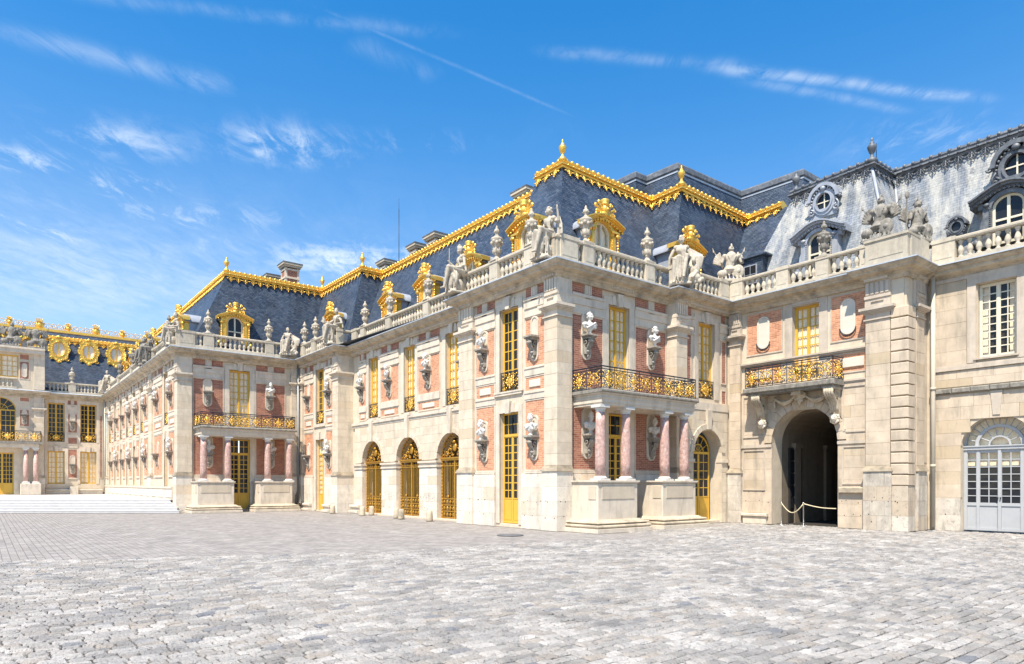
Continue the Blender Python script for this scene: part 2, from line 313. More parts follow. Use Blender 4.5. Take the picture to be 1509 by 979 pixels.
ROT = {'L': 0, 'R': PI/2}
class Face:
    """a wall plane of one palace section: origin in plan, L walls look south, R walls look east"""
    def __init__(s, sec, kind, x, y, dw=-.12):
        s.sec = sec; s.kind = kind; s.dw = dw; s.m = Matrix.Translation((x-sec.location.x, y-sec.location.y, 0)) @ Matrix.Rotation(ROT[kind], 4, 'Z'); s.w = Matrix.Translation((x, y, 0)) @ Matrix.Rotation(ROT[kind], 4, 'Z')
        s.stone = MB(); s.trim = MB(); s.brick = []; s.wall = None; s.blocks = []; s.nb = 0
    def core(s, x0, x1, z0, z1, d0, d1):
        s.wall = ob('wall', MB().box(x0, x1, d0, d1, z0, z1).mesh('wall', STONE), s.sec, s.m); return s.wall
    def wallbody(s, x0, x1, z0, z1, holes, th=.5, m=None):
        """core wall with rectangular and round-headed openings (x0,x1,z0,z1,arch radius or 0)"""
        mb = MB(); d1 = s.dw; d0 = d1-th
        xs = sorted({x0, x1, *[h[0] for h in holes], *[h[1] for h in holes]}); xs = [x for x in xs if x0 <= x <= x1]
        for a, b in zip(xs, xs[1:]):
            cur = z0
            for h in sorted([h for h in holes if h[0] <= a+1e-6 and h[1] >= b-1e-6], key=lambda h: h[2]):
                if h[2] > cur: mb.box(a, b, d0, d1, cur, h[2])
                cur = h[3]
            if cur < z1: mb.box(a, b, d0, d1, cur, z1)
        for h in holes:
            if h[4]:
                cx = (h[0]+h[1])/2; r = (h[1]-h[0])/2; zs = h[3]-r; n = 12
                for sgn in (-1, 1):
                    arc = [(cx+sgn*r*math.cos(PI/2*k/n), zs+r*math.sin(PI/2*k/n)) for k in range(n+1)]
                    for k in range(n):
                        q = [arc[k], arc[k+1], (arc[k+1][0], h[3]), (arc[k][0], h[3])] if k else [arc[0], arc[1], (arc[1][0], h[3]), (arc[0][0], h[3])]
                        if sgn > 0: q = q[::-1]
                        mb.prism(q[::-1], d0, d1)
        s.wall = ob('wall', mb.mesh('wall', m or STONE), s.sec, s.m)
        return s.wall
    def ashlar(s, x0, x1, z0, z1, d0, d1, holes=(), course=.36, blk=.72, m=None, gap=.004, seed=1, single=True):
        r = random.Random(seed*13+int(x0*10)); n = max(1, round((z1-z0)/course)); ch = (z1-z0)/n
        for k in range(n):
            a, b = z0+k*ch, z0+(k+1)*ch; iv = [(x0, x1)]
            for h in holes:
                zc = (a+b)/2
                if h[2] < zc < h[3]:
                    ha, hb = h[0], h[1]
                    if h[4] and zc > h[3]-(h[1]-h[0])/2:
                        rr = (h[1]-h[0])/2; q = rr*rr-(zc-(h[3]-rr))**2; q = math.sqrt(max(q, 0)); c = (h[0]+h[1])/2; ha, hb = c-q-h[4], c+q+h[4]
                    iv = [t for i0, i1 in iv for t in ((i0, min(i1, ha)), (max(i0, hb), i1)) if t[1]-t[0] > .03]
            for i0, i1 in iv:
                c = max(1, round((i1-i0)/blk)); wd = (i1-i0)/c; sh = (k % 2)*wd*.5 if c > 1 else 0
                xs = [i0]+[i0+(j*wd)+(sh if c > 1 else 0)+r.uniform(-.08, .08)*wd for j in range(0 if sh > 0 else 1, c)]+[i1]
                xs = sorted(x for x in xs if i0 <= x <= i1)
                for xa, xb in zip(xs, xs[1:]):
                    if xb-xa < .05: continue
                    ww = round((xb-xa)/.04)*.04 if xb-xa > .2 and abs(xb-i1) > 1e-3 else xb-xa
                    ww = min(ww, xb-xa)
                    key = ('blk', round(xb-xa, 2), round(ch, 3), round(d1-d0, 3), (m or BLOCK).name)
                    W = xb-xa
                    me = cached(key, lambda: MB().cbox(gap/2, W-gap/2, 0, d1-d0, gap/2, ch-gap/2, .005).mesh('stone_block', m or BLOCK))
                    s.nb += 1
                    ob('stone_block', me, s.wall, T(xa, d0+r.uniform(-.003, .003), a))
    def slab(s, mb, x0, x1, z0, z1, d, dd=.03): mb.box(x0, x1, d-dd, d, z0, z1)
    def bricks(s, x0, x1, z0, z1, m=None):
        ob('brick_panel', MB().box(x0, x1, s.dw-.03, s.dw+.012, z0, z1).mesh('brick_panel', m or (BRP if s.kind == 'L' else BRR)), s.wall, T(0, 0, 0))
        # raised stone fillet round the field
        t = s.trim
        for a, b, c, e in ((x0-.05, x0, z0-.05, z1+.05), (x1, x1+.05, z0-.05, z1+.05)): t.box(a, b, s.dw-.01, s.dw+.03, c, e)
        t.box(x0, x1, s.dw-.01, s.dw+.028, z0-.05, z0); t.box(x0, x1, s.dw-.01, s.dw+.028, z1, z1+.05)
    def finish(s, m=None):
        if s.trim.v: ob('moulding', s.trim.mesh('moulding', m or TRIM), s.sec, s.m)['kind'] = 'stuff'
    def put(s, name, me, x, d, z, rz=0, sc_=1, parent=None):
        if parent is None: return ob(name, me, s.sec, s.m @ T(x, d, z, rz, sc_))
        return ob(name, me, parent, T(x, d, z, rz, sc_))
    def world(s, x, d, z, rz=0, k=1): return s.w @ T(x, d, z, rz, k)

def section(x, y, label):
    o = bpy.data.objects.new('palace_wing', None); COL.objects.link(o); o.location = (x, y, 0); o.empty_display_size = .5
    tag(o, label, 'building', 'wings of the brick and stone palace round the court'); bpy.context.view_layer.update(); return o

# ------------------------------------------------------------------ windows
def window_mesh(w_, h, cols, rows, m, panel=0, transom=0, arch=False, bar=.034, fr=.062):
    mb = MB(); ht = h-(w_/2 if arch else 0)
    mb.box(-w_/2, -w_/2+fr, -.055, 0, 0, ht); mb.box(w_/2-fr, w_/2, -.055, 0, 0, ht)
    if not arch: mb.box(-w_/2+fr, w_/2-fr, -.055, -.002, h-fr, h)
    mb.box(-w_/2+fr, w_/2-fr, -.055, -.002, 0, fr)
    mb.box(-.036, .036, -.05, .008, fr, (ht if arch else h)-fr if not transom else transom)
    zs0 = fr+panel
    if panel:
        mb.box(-w_/2+fr, w_/2-fr, -.06, -.02, fr, zs0)
        for sx in (-1, 1):
            a, b = sorted((sx*.085, sx*(w_/2-fr-.03))); mb.box(a, b, -.03, -.008, fr+.06, zs0-.07)
    top = transom or ht-(0 if arch else fr); zb = zs0
    if transom: mb.box(-w_/2+fr, w_/2-fr, -.085, .02, transom, transom+.1)
    if arch: mb.box(-w_/2+fr, w_/2-fr, -.085, .02, ht-.05, ht+.05)
    cells = []
    def grid(x0, x1, z0, z1, c, r):
        for k in range(1, c): x = x0+(x1-x0)*k/c; mb.box(x-bar/2, x+bar/2, -.036, -.014, z0, z1)
        for k in range(1, r): z = z0+(z1-z0)*k/r; mb.box(x0, x1, -.036, -.016, z-bar/2, z+bar/2)
        for i in range(c):
            for j in range(r): cells.append((x0+(x1-x0)*(i+.5)/c, z0+(z1-z0)*(j+.5)/r, (x1-x0)/c, (z1-z0)/r))
    for sx in (-1, 1):
        x0, x1 = (sx*.036, sx*(w_/2-fr)) if sx > 0 else (-(w_/2-fr), -.036)
        mb.box(x0, x0+.026, -.045, -.004, zb, top); mb.box(x1-.026, x1, -.045, -.004, zb, top)
        mb.box(x0+.026, x1-.026, -.045, -.006, zb, zb+.04); mb.box(x0+.026, x1-.026, -.045, -.006, top-.04, top)
        grid(x0+.026, x1-.026, zb+.04, top-.04, cols, rows)
        if transom: grid(x0, x1, transom+.1, h-fr, cols, 2)
    if arch:
        r = w_/2; n = 16
        for k in range(n):
            a, b = PI*k/n, PI*(k+1)/n
            mb.prism([(r*math.cos(a), ht+r*math.sin(a)), (r*math.cos(b), ht+r*math.sin(b)), ((r-fr)*math.cos(b), ht+(r-fr)*math.sin(b)), ((r-fr)*math.cos(a), ht+(r-fr)*math.sin(a))], -.09, 0)
            q = r*.5; mb.prism([(q*math.cos(a), ht+q*math.sin(a)), (q*math.cos(b), ht+q*math.sin(b)), ((q-.04)*math.cos(b), ht+(q-.04)*math.sin(b)), ((q-.04)*math.cos(a), ht+(q-.04)*math.sin(a))], -.06, -.01)
        for k in range(1, 6):
            a = PI*k/6; mb.tube([(.1*math.cos(a), .03, ht+.1*math.sin(a)), ((r-.05)*math.cos(a), .03, ht+(r-.05)*math.sin(a))], .02, 4, False)
    return mb.mesh('window', m), cells, ht
def window(F, x, z, w_, h, cols=2, rows=8, m=None, d=None, curtain=True, near=True, panel=0, transom=0, arch=False, dark_room=True, name='window', clear=False):
    m = m or YEL; key = ('win', round(w_, 3), round(h, 3), cols, rows, m.name, panel, transom, arch)
    me, cells, ht = cached(key, lambda: window_mesh(w_, h, cols, rows, m, panel, transom, arch))
    d = F.dw-.16 if d is None else d
    o = F.put(name, me, x, d, z)
    g = GCLR if curtain or clear else GDARK
    if near:
        for cx, cz, cw, c_h in cells:
            pm = cached(('pane', round(cw, 3), round(c_h, 3), g.name), lambda: MB().box(-cw/2, cw/2, -.004, .004, -c_h/2, c_h/2).mesh('pane', g))
            ob('pane', pm, o, T(cx, -.028, cz))
    else:
        def f():
            mb = MB()
            for cx, cz, cw, c_h in cells: mb.box(cx-cw/2, cx+cw/2, -.032, -.024, cz-c_h/2, cz+c_h/2)
            return mb.mesh('glazing', g)
        ob('glazing', cached(key+('g', g.name), f), o, T(0, 0, 0))
    if arch:
        def f():
            n = 16; r = w_/2-.05; return MB().prism([(r*math.cos(PI*k/n), ht+r*math.sin(PI*k/n)) for k in range(n+1)], -.046, -.038).mesh('fanlight_glass', g)
        ob('fanlight_glass', cached(key+('fg', g.name), f), o, T(0, 0, 0))
    if curtain:
        def f():
            mb = MB(); n = 40; z0 = panel+.08; vs = []
            for k in range(n+1):
                xx = -w_/2+.05+(w_-.1)*k/n; yy = .062+.014*math.sin(k*1.7)+.008*math.sin(k*3.1)
                vs += [(xx, yy, z0), (xx, yy, (ht if arch else h)-.05)]
            mb.add(vs, [(2*k, 2*k+2, 2*k+3, 2*k+1) for k in range(n)], True); return mb.mesh('curtain', CURT)
        ob('curtain', cached(key+('c',), f), o, T(0, 0, 0))
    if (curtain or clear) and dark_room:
        ob('dark_room_board', cached(key+('d',), lambda: MB().box(-w_/2, w_/2, -.34, -.3, 0, h).mesh('dark_room_board', DARK)), o, T(0, 0, 0))  # near-black board behind the glass, standing in for the unlit room
    return o

# ------------------------------------------------------------------ sculpture
def sculpt(name, mb, vox, m, smooth=1):
    me = mb.mesh(name+'_raw', None); o = bpy.data.objects.new('tmp', me); COL.objects.link(o)
    r = o.modifiers.new('r', 'REMESH'); r.mode = 'VOXEL'; r.voxel_size = vox; r.use_smooth_shade = True
    if smooth: q = o.modifiers.new('s', 'SMOOTH'); q.iterations = smooth; q.factor = .4
    dg = bpy.context.evaluated_depsgraph_get(); out = bpy.data.meshes.new_from_object(o.evaluated_get(dg), depsgraph=dg)
    bpy.data.objects.remove(o); bpy.data.meshes.remove(me); out.name = name; out.materials.clear(); out.materials.append(m); return out
def head(mb, c, s=1., look=0., hair=1, helm=False):
    c = Vector(c); q = Matrix.Rotation(look, 3, 'Z')
    def P(x, y, z): return c+q @ Vector((x*s, y*s, z*s))
    mb.ball(P(0, 0, 0), (.078*s, .095*s, .115*s), 12, 10, rot=q); mb.ball(P(0, -.02, -.06), (.055*s, .065*s, .055*s), rot=q)      # skull, jaw
    mb.caps(P(0, -.088, .015), P(0, -.112, -.022), .012*s, .017*s, 6); mb.ball(P(0, -.078, -.095), .022*s)                        # nose, chin
    mb.caps(P(-.05, -.08, .028), P(.05, -.08, .028), .013*s, n=6); mb.caps(P(-.022, -.09, -.058), P(.022, -.09, -.058), .011*s, n=6)  # brow, lips
    for sx in (-1, 1): mb.ball(P(sx*.08, .01, -.005), (.014*s, .024*s, .035*s), rot=q); mb.ball(P(sx*.045, -.068, -.03), .024*s)
    if hair:
        r = random.Random(int(hair))
        for k in range(26):
            a = r.uniform(0, 2*PI); e = r.uniform(.15, 1.5); y = math.sin(a)*math.cos(e)
            if y < -.55 and e < .5: continue
            mb.ball(P(.078*math.cos(a)*math.cos(e), .01+.098*y, .02+.11*math.sin(e)), .026*s, 6, 5)
        mb.ball(P(0, .085, -.02), .045*s)
    if helm:
        mb.ball(P(0, .01, .05), (.1*s, .12*s, .1*s), rot=q); mb.caps(P(0, -.1, .1), P(0, -.02, .2), .022*s, .03*s, 6); mb.caps(P(0, -.02, .2), P(0, .13, .1), .03*s, .02*s, 6)
def hand(mb, w_, dr, s=1., curl=.5, up=None):
    w_ = Vector(w_); dr = Vector(dr).normalized(); up = Vector(up or (0, -1, .2)); sd = dr.cross(up).normalized(); nn = sd.cross(dr).normalized()
    p = w_+dr*.05*s; mb.caps(w_, w_+dr*.075*s, .026*s, .03*s, 6)
    for k, l in enumerate((.055, .07, .065, .05)):
        a = w_+dr*.085*s+sd*(k-1.5)*.019*s; b = a+dr*l*.55*s+nn*.01*curl*s; c = b+dr*l*.45*s*(1-curl*.4)-nn*.03*curl*s
        mb.caps(a, b, .0105*s, n=5); mb.caps(b, c, .0095*s, .008*s, 5)
    a = w_+dr*.03*s-sd*.03*s; mb.caps(a, a+dr*.035*s-sd*.035*s, .013*s, .01*s, 5)
def bust_mesh(var):
    mb = MB(); r = random.Random(var)
    mb.lathe([(.10, 0), (.105, .03), (.07, .045), (.055, .09), (.08, .12), (.07, .15)], 14)
    mb.ball((0, -.01, .29), (.20, .115, .16), 14, 10); mb.caps((-.2, 0, .35), (.2, 0, .35), .085); mb.ball((0, -.03, .2), (.12, .09, .09))
    for sx in (-1, 1): mb.caps((sx*.24, .0, .34), (sx*.22, 0, .24), .07, .05)
    mb.caps((0, .005, .38), (0, -.02, .53), .062, .055)
    for k in range(7):        # folds of the mantle
        x = -.24+.05*k; mb.tube([(x, -.02-.03*k*.3, .40), (x+.09, -.125, .31), (x+.16, -.1, .2)], .016, 6)
    mb.tube([(.2, -.03, .42), (.1, -.12, .36), (-.05, -.135, .27), (-.17, -.09, .2)], .03, 6); mb.ball((.18, -.08, .40), .045)
    look = (.5, -.45, .15)[var % 3]; head(mb, (0, -.03, .625), 1.12, look, hair=var+2)
    if var % 3 == 1: mb.ball((0, -.09, .53), (.05, .045, .06))
    return sculpt('bust', mb, .0105, MARB, 0)
def bracket_mesh(m):
    mb = MB()
    mb.box(-.25, .25, 0, .36, .70, .76); mb.box(-.22, .22, 0, .31, .66, .70); mb.box(-.18, .18, 0, .26, .60, .66)
    pts = [(0, -.20, .60), (0, -.24, .5), (0, -.22, .40), (0, -.14, .30), (0, -.09, .2), (0, -.10, .12), (0, -.07, .05)]
    for x in (-.1, -.035, .035, .1): mb.tube([(x*(1-.4*i/6), p[1], p[2]) for i, p in enumerate(pts)], .042, 6, r2=.024)
    mb.box(-.12, .12, 0, .12, .08, .62); mb.ball((0, -.26, .53), (.16, .06, .07)); mb.ball((0, -.12, .18), (.09, .06, .06)); mb.ball((0, -.08, .02), (.05, .05, .08))
    for sx in (-1, 1): mb.tube([(sx*.15+.0, -.14+.06*math.cos(a), .47+.06*math.sin(a)) for a in [k*PI/4 for k in range(8)]], .02, 5, closed=True)
    return mb.mesh('bracket', m)
def niche_mesh(w_, h, m=None):
    mb = MB()
    def oval(wd, hh, n=10):
        r = wd/2; return [(r*math.cos(PI+PI*k/n), r+r*math.sin(PI+PI*k/n)) for k in range(n+1)]+[(r*math.cos(PI*k/n), hh-r+r*math.sin(PI*k/n)) for k in range(n+1)]
    o = oval(w_, h); i = [(x*.74, .06+(z)*(h-.12)/h) for x, z in o]
    mb.prism(i, 0, .03); n = len(o)
    vs = [(x, -.055, z) for x, z in o]+[(x, 0, z) for x, z in o]+[(x, -.055, z) for x, z in i]+[(x, -.03, z) for x, z in i]
    fs = []
    for k in range(n):
        j = (k+1) % n; fs += [(k, k+n, j+n, j), (k, j, j+2*n, k+2*n), (k+2*n, j+2*n, j+3*n, k+3*n)]
    mb.add(vs, fs); return mb.mesh('niche_plate', m or TRIM)
def drape(mb, pts, r, n=6): mb.tube(pts, r, 6)
def seated(var, m=None):
    """draped figure seated on the parapet, looking outward (-y), feet at z 0, seat at about .72"""
    mb = MB(); r = random.Random(var*5+1); lean = (.0, .12, -.1, .05)[var % 4]
    mb.ball((0, .02, .80), (.22, .20, .17), 12, 8)
    sh = Vector((lean, -.02, 1.34))
    mb.caps((0, .02, .85), (lean*.6, .0, 1.12), .145, .125); mb.caps(sh+Vector((-.17, 0, 0)), sh+Vector((.17, 0, 0)), .085); mb.ball(sh+Vector((0, -.04, -.1)), (.19, .13, .14), 12, 8)
    mb.caps(sh, sh+Vector((0, -.02, .16)), .05); hd = sh+Vector((0, -.04, .25))
    head(mb, hd, 1.05, (-.7, .4, .1, .8)[var % 4], hair=var+3, helm=(var == 2))
    kn = [(-.20, -.52, .80), (.17, -.58, .88)]; ft = [(-.24, -.50, .08), (.06, -.70, .2)]
    for k, f in zip(kn, ft):
        mb.caps((k[0]*.6, 0, .80), k, .115, .085); mb.caps(k, f, .08, .05); mb.caps(f, (f[0], f[1]-.13, f[2]-.05), .045, .03)
    # skirt: cloth hung between and around the legs, with folds
    for a in range(16):
        x = -.31+.038*a; t = a/12; top = Vector((x*.8, -.50-.10*math.sin(t*PI), .87-.03*math.cos(t*7))); bot = Vector((x*.95+.03*math.sin(a*2), -.44-.16*math.sin(t*PI), .12+.09*math.sin(a*1.9)))
        mb.tube([top, (top+bot)/2+Vector((.03*math.sin(a*3), .05, 0)), bot], .026, 6, r2=.022)
        mb.tube([Vector((x*.7, -.02, .92)), Vector((x*.85, -.22, .945-.05*abs(math.sin(a*2)))), top], .028, 6)
    mb.ball((0, -.34, .62), (.23, .24, .25), 12, 8); mb.ball((-.03, -.46, .42), (.21, .13, .36), 12, 8); mb.ball((0, -.2, .3), (.22, .24, .28), 12, 8)
    for k in range(8):  # folds on the chest
        x = -.17+.05*k; mb.tube([sh+Vector((x, -.07, .05)), sh+Vector((x*.5+.05, -.15, -.12)), Vector((.12+x*.2, -.14, .98)), Vector((.2, -.12, .86))], .015, 5)
    arms = {0: (((.24, .02, 1.24), (.40, -.03, 1.20), (.42, -.10, 1.50)), ((-.24, .0, 1.24), (-.30, -.10, 1.02), (-.08, -.27, .96))),
            1: (((.34, .0, 1.22), (.46, .02, 1.00), (.44, -.24, .94)), ((-.12, .0, 1.24), (-.26, -.18, 1.10), (-.36, -.42, 1.12))),
            2: (((.15, .0, 1.24), (.26, -.02, .98), (.1, -.26, .93)), ((-.34, .0, 1.24), (-.44, -.1, 1.06), (-.45, -.30, 1.22))),
            3: (((.27, .0, 1.24), (.38, -.02, .98), (.22, -.3, 1.0)), ((-.2, .0, 1.24), (-.32, -.02, 1.0), (-.34, .0, .78)))}[var % 4]
    for a, b, c in arms:
        a, b, c = Vector(a), Vector(b), Vector(c); mb.caps(a, b, .06, .048); mb.caps(b, c, .047, .032); hand(mb, c, c-b, 1.05, .3 if var == 0 else .7)
        mb.tube([a+Vector((0, .05, .02)), b+Vector((0, .03, -.05)), b+Vector((.02, .05, -.22))], .045, 6)
    if var == 0:
        for k in range(6): mb.tube([Vector((.2+.03*k, .05, 1.36)), Vector((.30+.03*k, .06, 1.1)), Vector((.28+.04*k, .04, .78))], .03, 5)
        mb.tube([(.42, -.12, 1.58), (.43, -.13, 1.75)], .012, 5)
    if var == 1: mb.box(-.44, -.3, .36, .48, 1.05, 1.25); mb.ball((-.38, -.44, 1.3), .06)
    if var == 2: mb.tube([(-.47, -.36, .3), (-.45, -.34, 1.75)], .018, 6); mb.ball((.25, -.35, .5), (.2, .06, .26), 12, 8); mb.ball((.25, -.42, .5), (.07, .03, .09))
    if var == 3:  # big bundle of cloth and a small companion figure at her side
        for k in range(9): mb.tube([Vector((.32+.05*k, .04, 1.32-.03*k)), Vector((.36+.05*k, -.05, 1.0)), Vector((.3+.045*k, -.2+.02*k, .62))], .045, 5)
        mb.ball((.45, -.22, .50), (.2, .16, .3), 10, 8); head(mb, (.42, -.36, .78), .8, -.4, hair=4); mb.caps((.34, -.3, .62), (.18, -.42, .52), .05, .035); mb.ball((.42, -.3, .22), (.26, .2, .18)); mb.caps((.5, -.36, .4), (.36, -.52, .2), .07, .05)
        for k in range(7): mb.ball((.2+.08*k, -.38+.03*math.sin(k*2), .12+.05*math.cos(k*3)), .08, 6, 5)
    mb.box(-.36, .34, -.12, .52, .0, .06)
    for k in range(6): mb.ball((-.28+.1*k, -.42+.04*math.sin(k*4), .09), (.09, .08, .06), 7, 5)
    return sculpt('statue', mb, .0165, m or STAT, 0)
def trophy_mesh(var, m=None):
    """empty cuirass with helmet, flags and shields heaped round it"""
    mb = MB(); lean = .06 if var else -.04
    mb.box(-.38, .38, -.24, .24, 0, .09); mb.caps((0, 0, .42), (lean, 0, .92), .15, .19); mb.ball((lean, -.03, .84), (.215, .15, .17), 12, 8); mb.lathe([(.2, .36), (.25, .44), (.19, .5), (.17, .56)], 14)
    for sx in (-1, 1):
        mb.ball((lean+sx*.23, 0, .93), (.095, .11, .10)); mb.caps((lean+sx*.25, 0, .92), (lean+sx*.33, -.03, .72), .065, .055)
        for k in range(4): mb.tube([(lean+sx*(.05+.045*k), -.1, .55), (lean+sx*(.06+.05*k), -.16, .40), (lean+sx*(.06+.055*k), -.12, .28)], .024, 5)
        # wing of feathers or flag
        for k in range(6):
            a = .25+.19*k; l = .48-.03*k; mb.caps((sx*.2, .08, .62), (sx*(.2+l*math.sin(a)), .12, .62+l*math.cos(a)), .03, .045, 6)
        mb.caps((sx*.1, .1, .3), (sx*.52, .12, 1.18), .02, .016, 6); mb.caps((sx*.52, .12, 1.14), (sx*.56, .12, 1.30), .035, .008, 6)
    for k in range(5): mb.tube([(lean-.16+.08*k, -.15, .97), (lean-.1+.05*k, -.175, .84), (lean-.04+.02*k, -.165, .70)], .014, 5)
    if var:
        mb.caps((lean, 0, 1.0), (lean, -.01, 1.10), .07); mb.ball((lean, -.01, 1.19), (.095, .12, .115), 12, 8); mb.caps((lean, -.13, 1.24), (lean, -.02, 1.36), .025, .03, 6); mb.caps((lean, -.02, 1.36), (lean, .16, 1.26), .035, .03, 6); mb.caps((lean-.07, -.11, 1.17), (lean+.07, -.11, 1.17), .016)
    else: mb.lathe([(.10, .98), (.13, 1.04), (.08, 1.06)], 10)
    mb.ball((.27, -.16, .36), (.21, .06, .24), 12, 8); mb.ball((.27, -.22, .36), (.06, .03, .07)); mb.ball((-.28, -.14, .28), (.18, .12, .14), 10, 7)
    for k in range(7): mb.tube([(-.36+.1*k, .02, .36), (-.40+.12*k, -.16, .24+.03*math.sin(k*2)), (-.42+.13*k, -.2, .10)], .038, 5)
    if var == 2: mb.tube([(-.4, .0, .2), (-.36, .0, 1.5)], .022, 6); mb.ball((-.36, 0, 1.46), (.09, .04, .13), 8, 6)
    return sculpt('trophy', mb, .0165, m or STAT, 0)
def lion_mesh():
    mb = MB(); mb.ball((0, -.1, .0), (.12, .12, .15), 10, 8)
    for k in range(16):
        a = 2*PI*k/16; mb.ball((.15*math.cos(a), -.05-.03*math.sin(k*2), .02+.18*math.sin(a)), .055, 6, 5)
    mb.ball((0, -.21, -.03), (.065, .06, .05)); mb.ball((0, -.19, -.10), (.05, .04, .03)); mb.caps((0, -.2, .06), (0, -.25, -.01), .022, .03, 6)
    for sx in (-1, 1): mb.ball((sx*.05, -.2, .045), .028); mb.ball((sx*.09, -.12, .13), .035)
    return sculpt('lion_head', mb, .014, TRIM)

def urn_parts(m):
    b = MB(); b.lathe([(.20, 0), (.20, .05), (.13, .08), (.09, .15), (.08, .22), (.13, .27)], 16); b.box(-.2, .2, -.2, .2, -.06, .0)
    v = MB(); v.lathe([(.09, .25), (.15, .30), (.165, .40), (.14, .48), (.13, .50), (.15, .54), (.20, .70), (.22, .80), (.235, .84), (.22, .88), (.12, .93)], 18)
    for k in range(10): a = 2*PI*k/10; v.ball((.2*math.cos(a), .2*math.sin(a), .72-.05*(k % 2)), (.065, .065, .075), 6, 5)
    for k in range(8): a = 2*PI*k/8; v.caps((.15*math.cos(a), .15*math.sin(a), .32), (.165*math.cos(a), .165*math.sin(a), .46), .02, .025, 5)
    l = MB(); l.lathe([(.11, .92), (.12, .95), (.07, .99), (.055, 1.03), (.09, 1.08), (.11, 1.15), (.09, 1.21), (.04, 1.25), (.055, 1.29), (.015, 1.37)], 14)
    for k in range(6): a = 2*PI*k/6; l.ball((.1*math.cos(a), .1*math.sin(a), 1.12), .03, 5, 4)
    return b.mesh('urn_foot', m), v.mesh('urn_vase', m), l.mesh('urn_lid', m)
def base_obj(name, mx, label, cat, group):
    o = bpy.data.objects.new(name, None); COL.objects.link(o); o.matrix_world = mx; o.empty_display_size = .3; return tag(o, label, cat, group)
def urn(mx, label, m=None):
    m = m or STAT; ps = cached(('urn', m.name), lambda: urn_parts(m)); o = base_obj('stone_urn', mx, label, 'urn', 'stone urns along the parapets')
    for n, me in zip(('foot', 'vase', 'lid'), ps): ob(n, me, o)
    return o
def statue(mx, var, label, m=None, cat='statue', group='seated statues along the parapets'):
    me = cached(('stat', var, (m or STAT).name), lambda: seated(var, m)); o = ob('statue', me); o.matrix_world = mx; return tag(o, label, cat, group)
def trophy(mx, var, label, m=None):
    me = cached(('tro', var, (m or STAT).name), lambda: trophy_mesh(var, m)); o = ob('stone_trophy', me); o.matrix_world = mx; return tag(o, label, 'trophy', 'stone trophies of arms on the parapets')
nbust = [0]
def bust(F, x, zc, label, d=None, has=True, w_=.40, h=1.62, var=None, m=None):
    """niche plate and bracket are parts of the wall; the bust standing on the bracket is a thing"""
    d = F.dw+.01 if d is None else d
    F.put('niche_plate', cached(('np', w_, h), lambda: niche_mesh(w_, h)), x, d, zc)
    F.put('bracket', cached('brk', lambda: bracket_mesh(BRKT)), x, d+.03, zc+.12)
    if has:
        v = nbust[0] % 4 if var is None else var; nbust[0] += 1
        o = ob('bust', cached(('bust', v), lambda: bust_mesh(v))); o.matrix_world = F.world(x, d+.21, zc+.88, rnd.uniform(-.25, .25)); tag(o, label, 'bust', 'white marble busts on wall brackets')

# ------------------------------------------------------------------ long elements that follow the wall line
def balustrade(sec, path, pre, post, zb, segs, pedestals, m=None, base=True):
    """path in world; segs: (x0,y0,x1,y1) runs of balusters; pedestals (x,y,w,kind)"""
    off = sec.location; rel = lambda p: (p[0]-off.x, p[1]-off.y)
    mb = MB(); pr = rel(pre) if pre else None; po = rel(post) if post else None; pa = [rel(p) for p in path]
    mb.sweep(pa, [(-.30, zb-.24), (.02, zb-.24), (.02, zb-.02), (-.02, zb), (-.26, zb), (-.30, zb-.02)], pr, po)
    mb.sweep(pa, [(-.27, zb+.60), (-.02, zb+.60), (.02, zb+.64), (.02, zb+.70), (-.01, zb+.73), (-.28, zb+.73), (-.30, zb+.70), (-.30, zb+.64), (-.27, zb+.60)], pr, po)
    r = ob('balustrade', mb.mesh('balustrade', m or BALU), sec)
    bm = cached(('balu', (m or BALU).name), lambda: MB().lathe([(.085, 0), (.085, .05), (.05, .07), (.045, .09), (.095, .2), (.10, .25), (.08, .33), (.045, .42), (.042, .47), (.07, .49), (.06, .52), (.085, .54), (.085, .602)], 10).mesh('baluster', m or BALU))
    for x0, y0, x1, y1 in segs:
        L_ = math.hypot(x1-x0, y1-y0); n = max(1, round(L_/.265)); dx, dy = (x1-x0)/L_, (y1-y0)/L_; nx, ny = dy, -dx
        for k in range(n):
            t = (k+.5)/n*L_; ob('baluster', bm, r, Matrix.Translation((x0+dx*t-nx*.14-off.x, y0+dy*t-ny*.14-off.y, zb-.001)))
    for x, y, wd, kd in pedestals:      # solid dies between the balusters
        p = MB(); a = wd/2
        p.box(-a, a, -.33, .035, zb-.23, zb+.635); p.box(-a+.07, a-.07, .035, .045, zb+.05, zb+.55); p.box(-a-.025, a+.025, -.345, .06, zb+.62, zb+.755)
        ob('pedestal', p.mesh('pedestal', m or BALU), r, Matrix.Translation((x-off.x, y-off.y, 0)) @ Matrix.Rotation(ROT[kd], 4, 'Z'))
    return r
CPROF = [(-.1, 8.66), (.0, 8.66), (.03, 8.72), (.05, 8.74), (.05, 8.80), (.12, 8.83), (.12, 8.88), (.30, 8.93), (.34, 8.95), (.34, 9.00), (.40, 9.04), (.45, 9.10), (.45, 9.15), (.0, 9.24), (-.1, 9.24)]
def cornice(sec, path, pre, post, prof=CPROF, m=None, name='cornice'):
    off = sec.location; rel = lambda p: (p[0]-off.x, p[1]-off.y)
    o = ob(name, MB().sweep([rel(p) for p in path], prof, rel(pre) if pre else None, rel(post) if post else None).mesh(name, m or CORN), sec)
    if name == 'cornice':
        ob('lead_flashing', MB().sweep([rel(p) for p in path], [(.466, 9.125), (.466, 9.162), (.0, 9.255), (.0, 9.243), (.455, 9.15), (.455, 9.125), (.466, 9.125)], rel(pre) if pre else None, rel(post) if post else None).mesh('lead_flashing', ZINC), o)
    return o
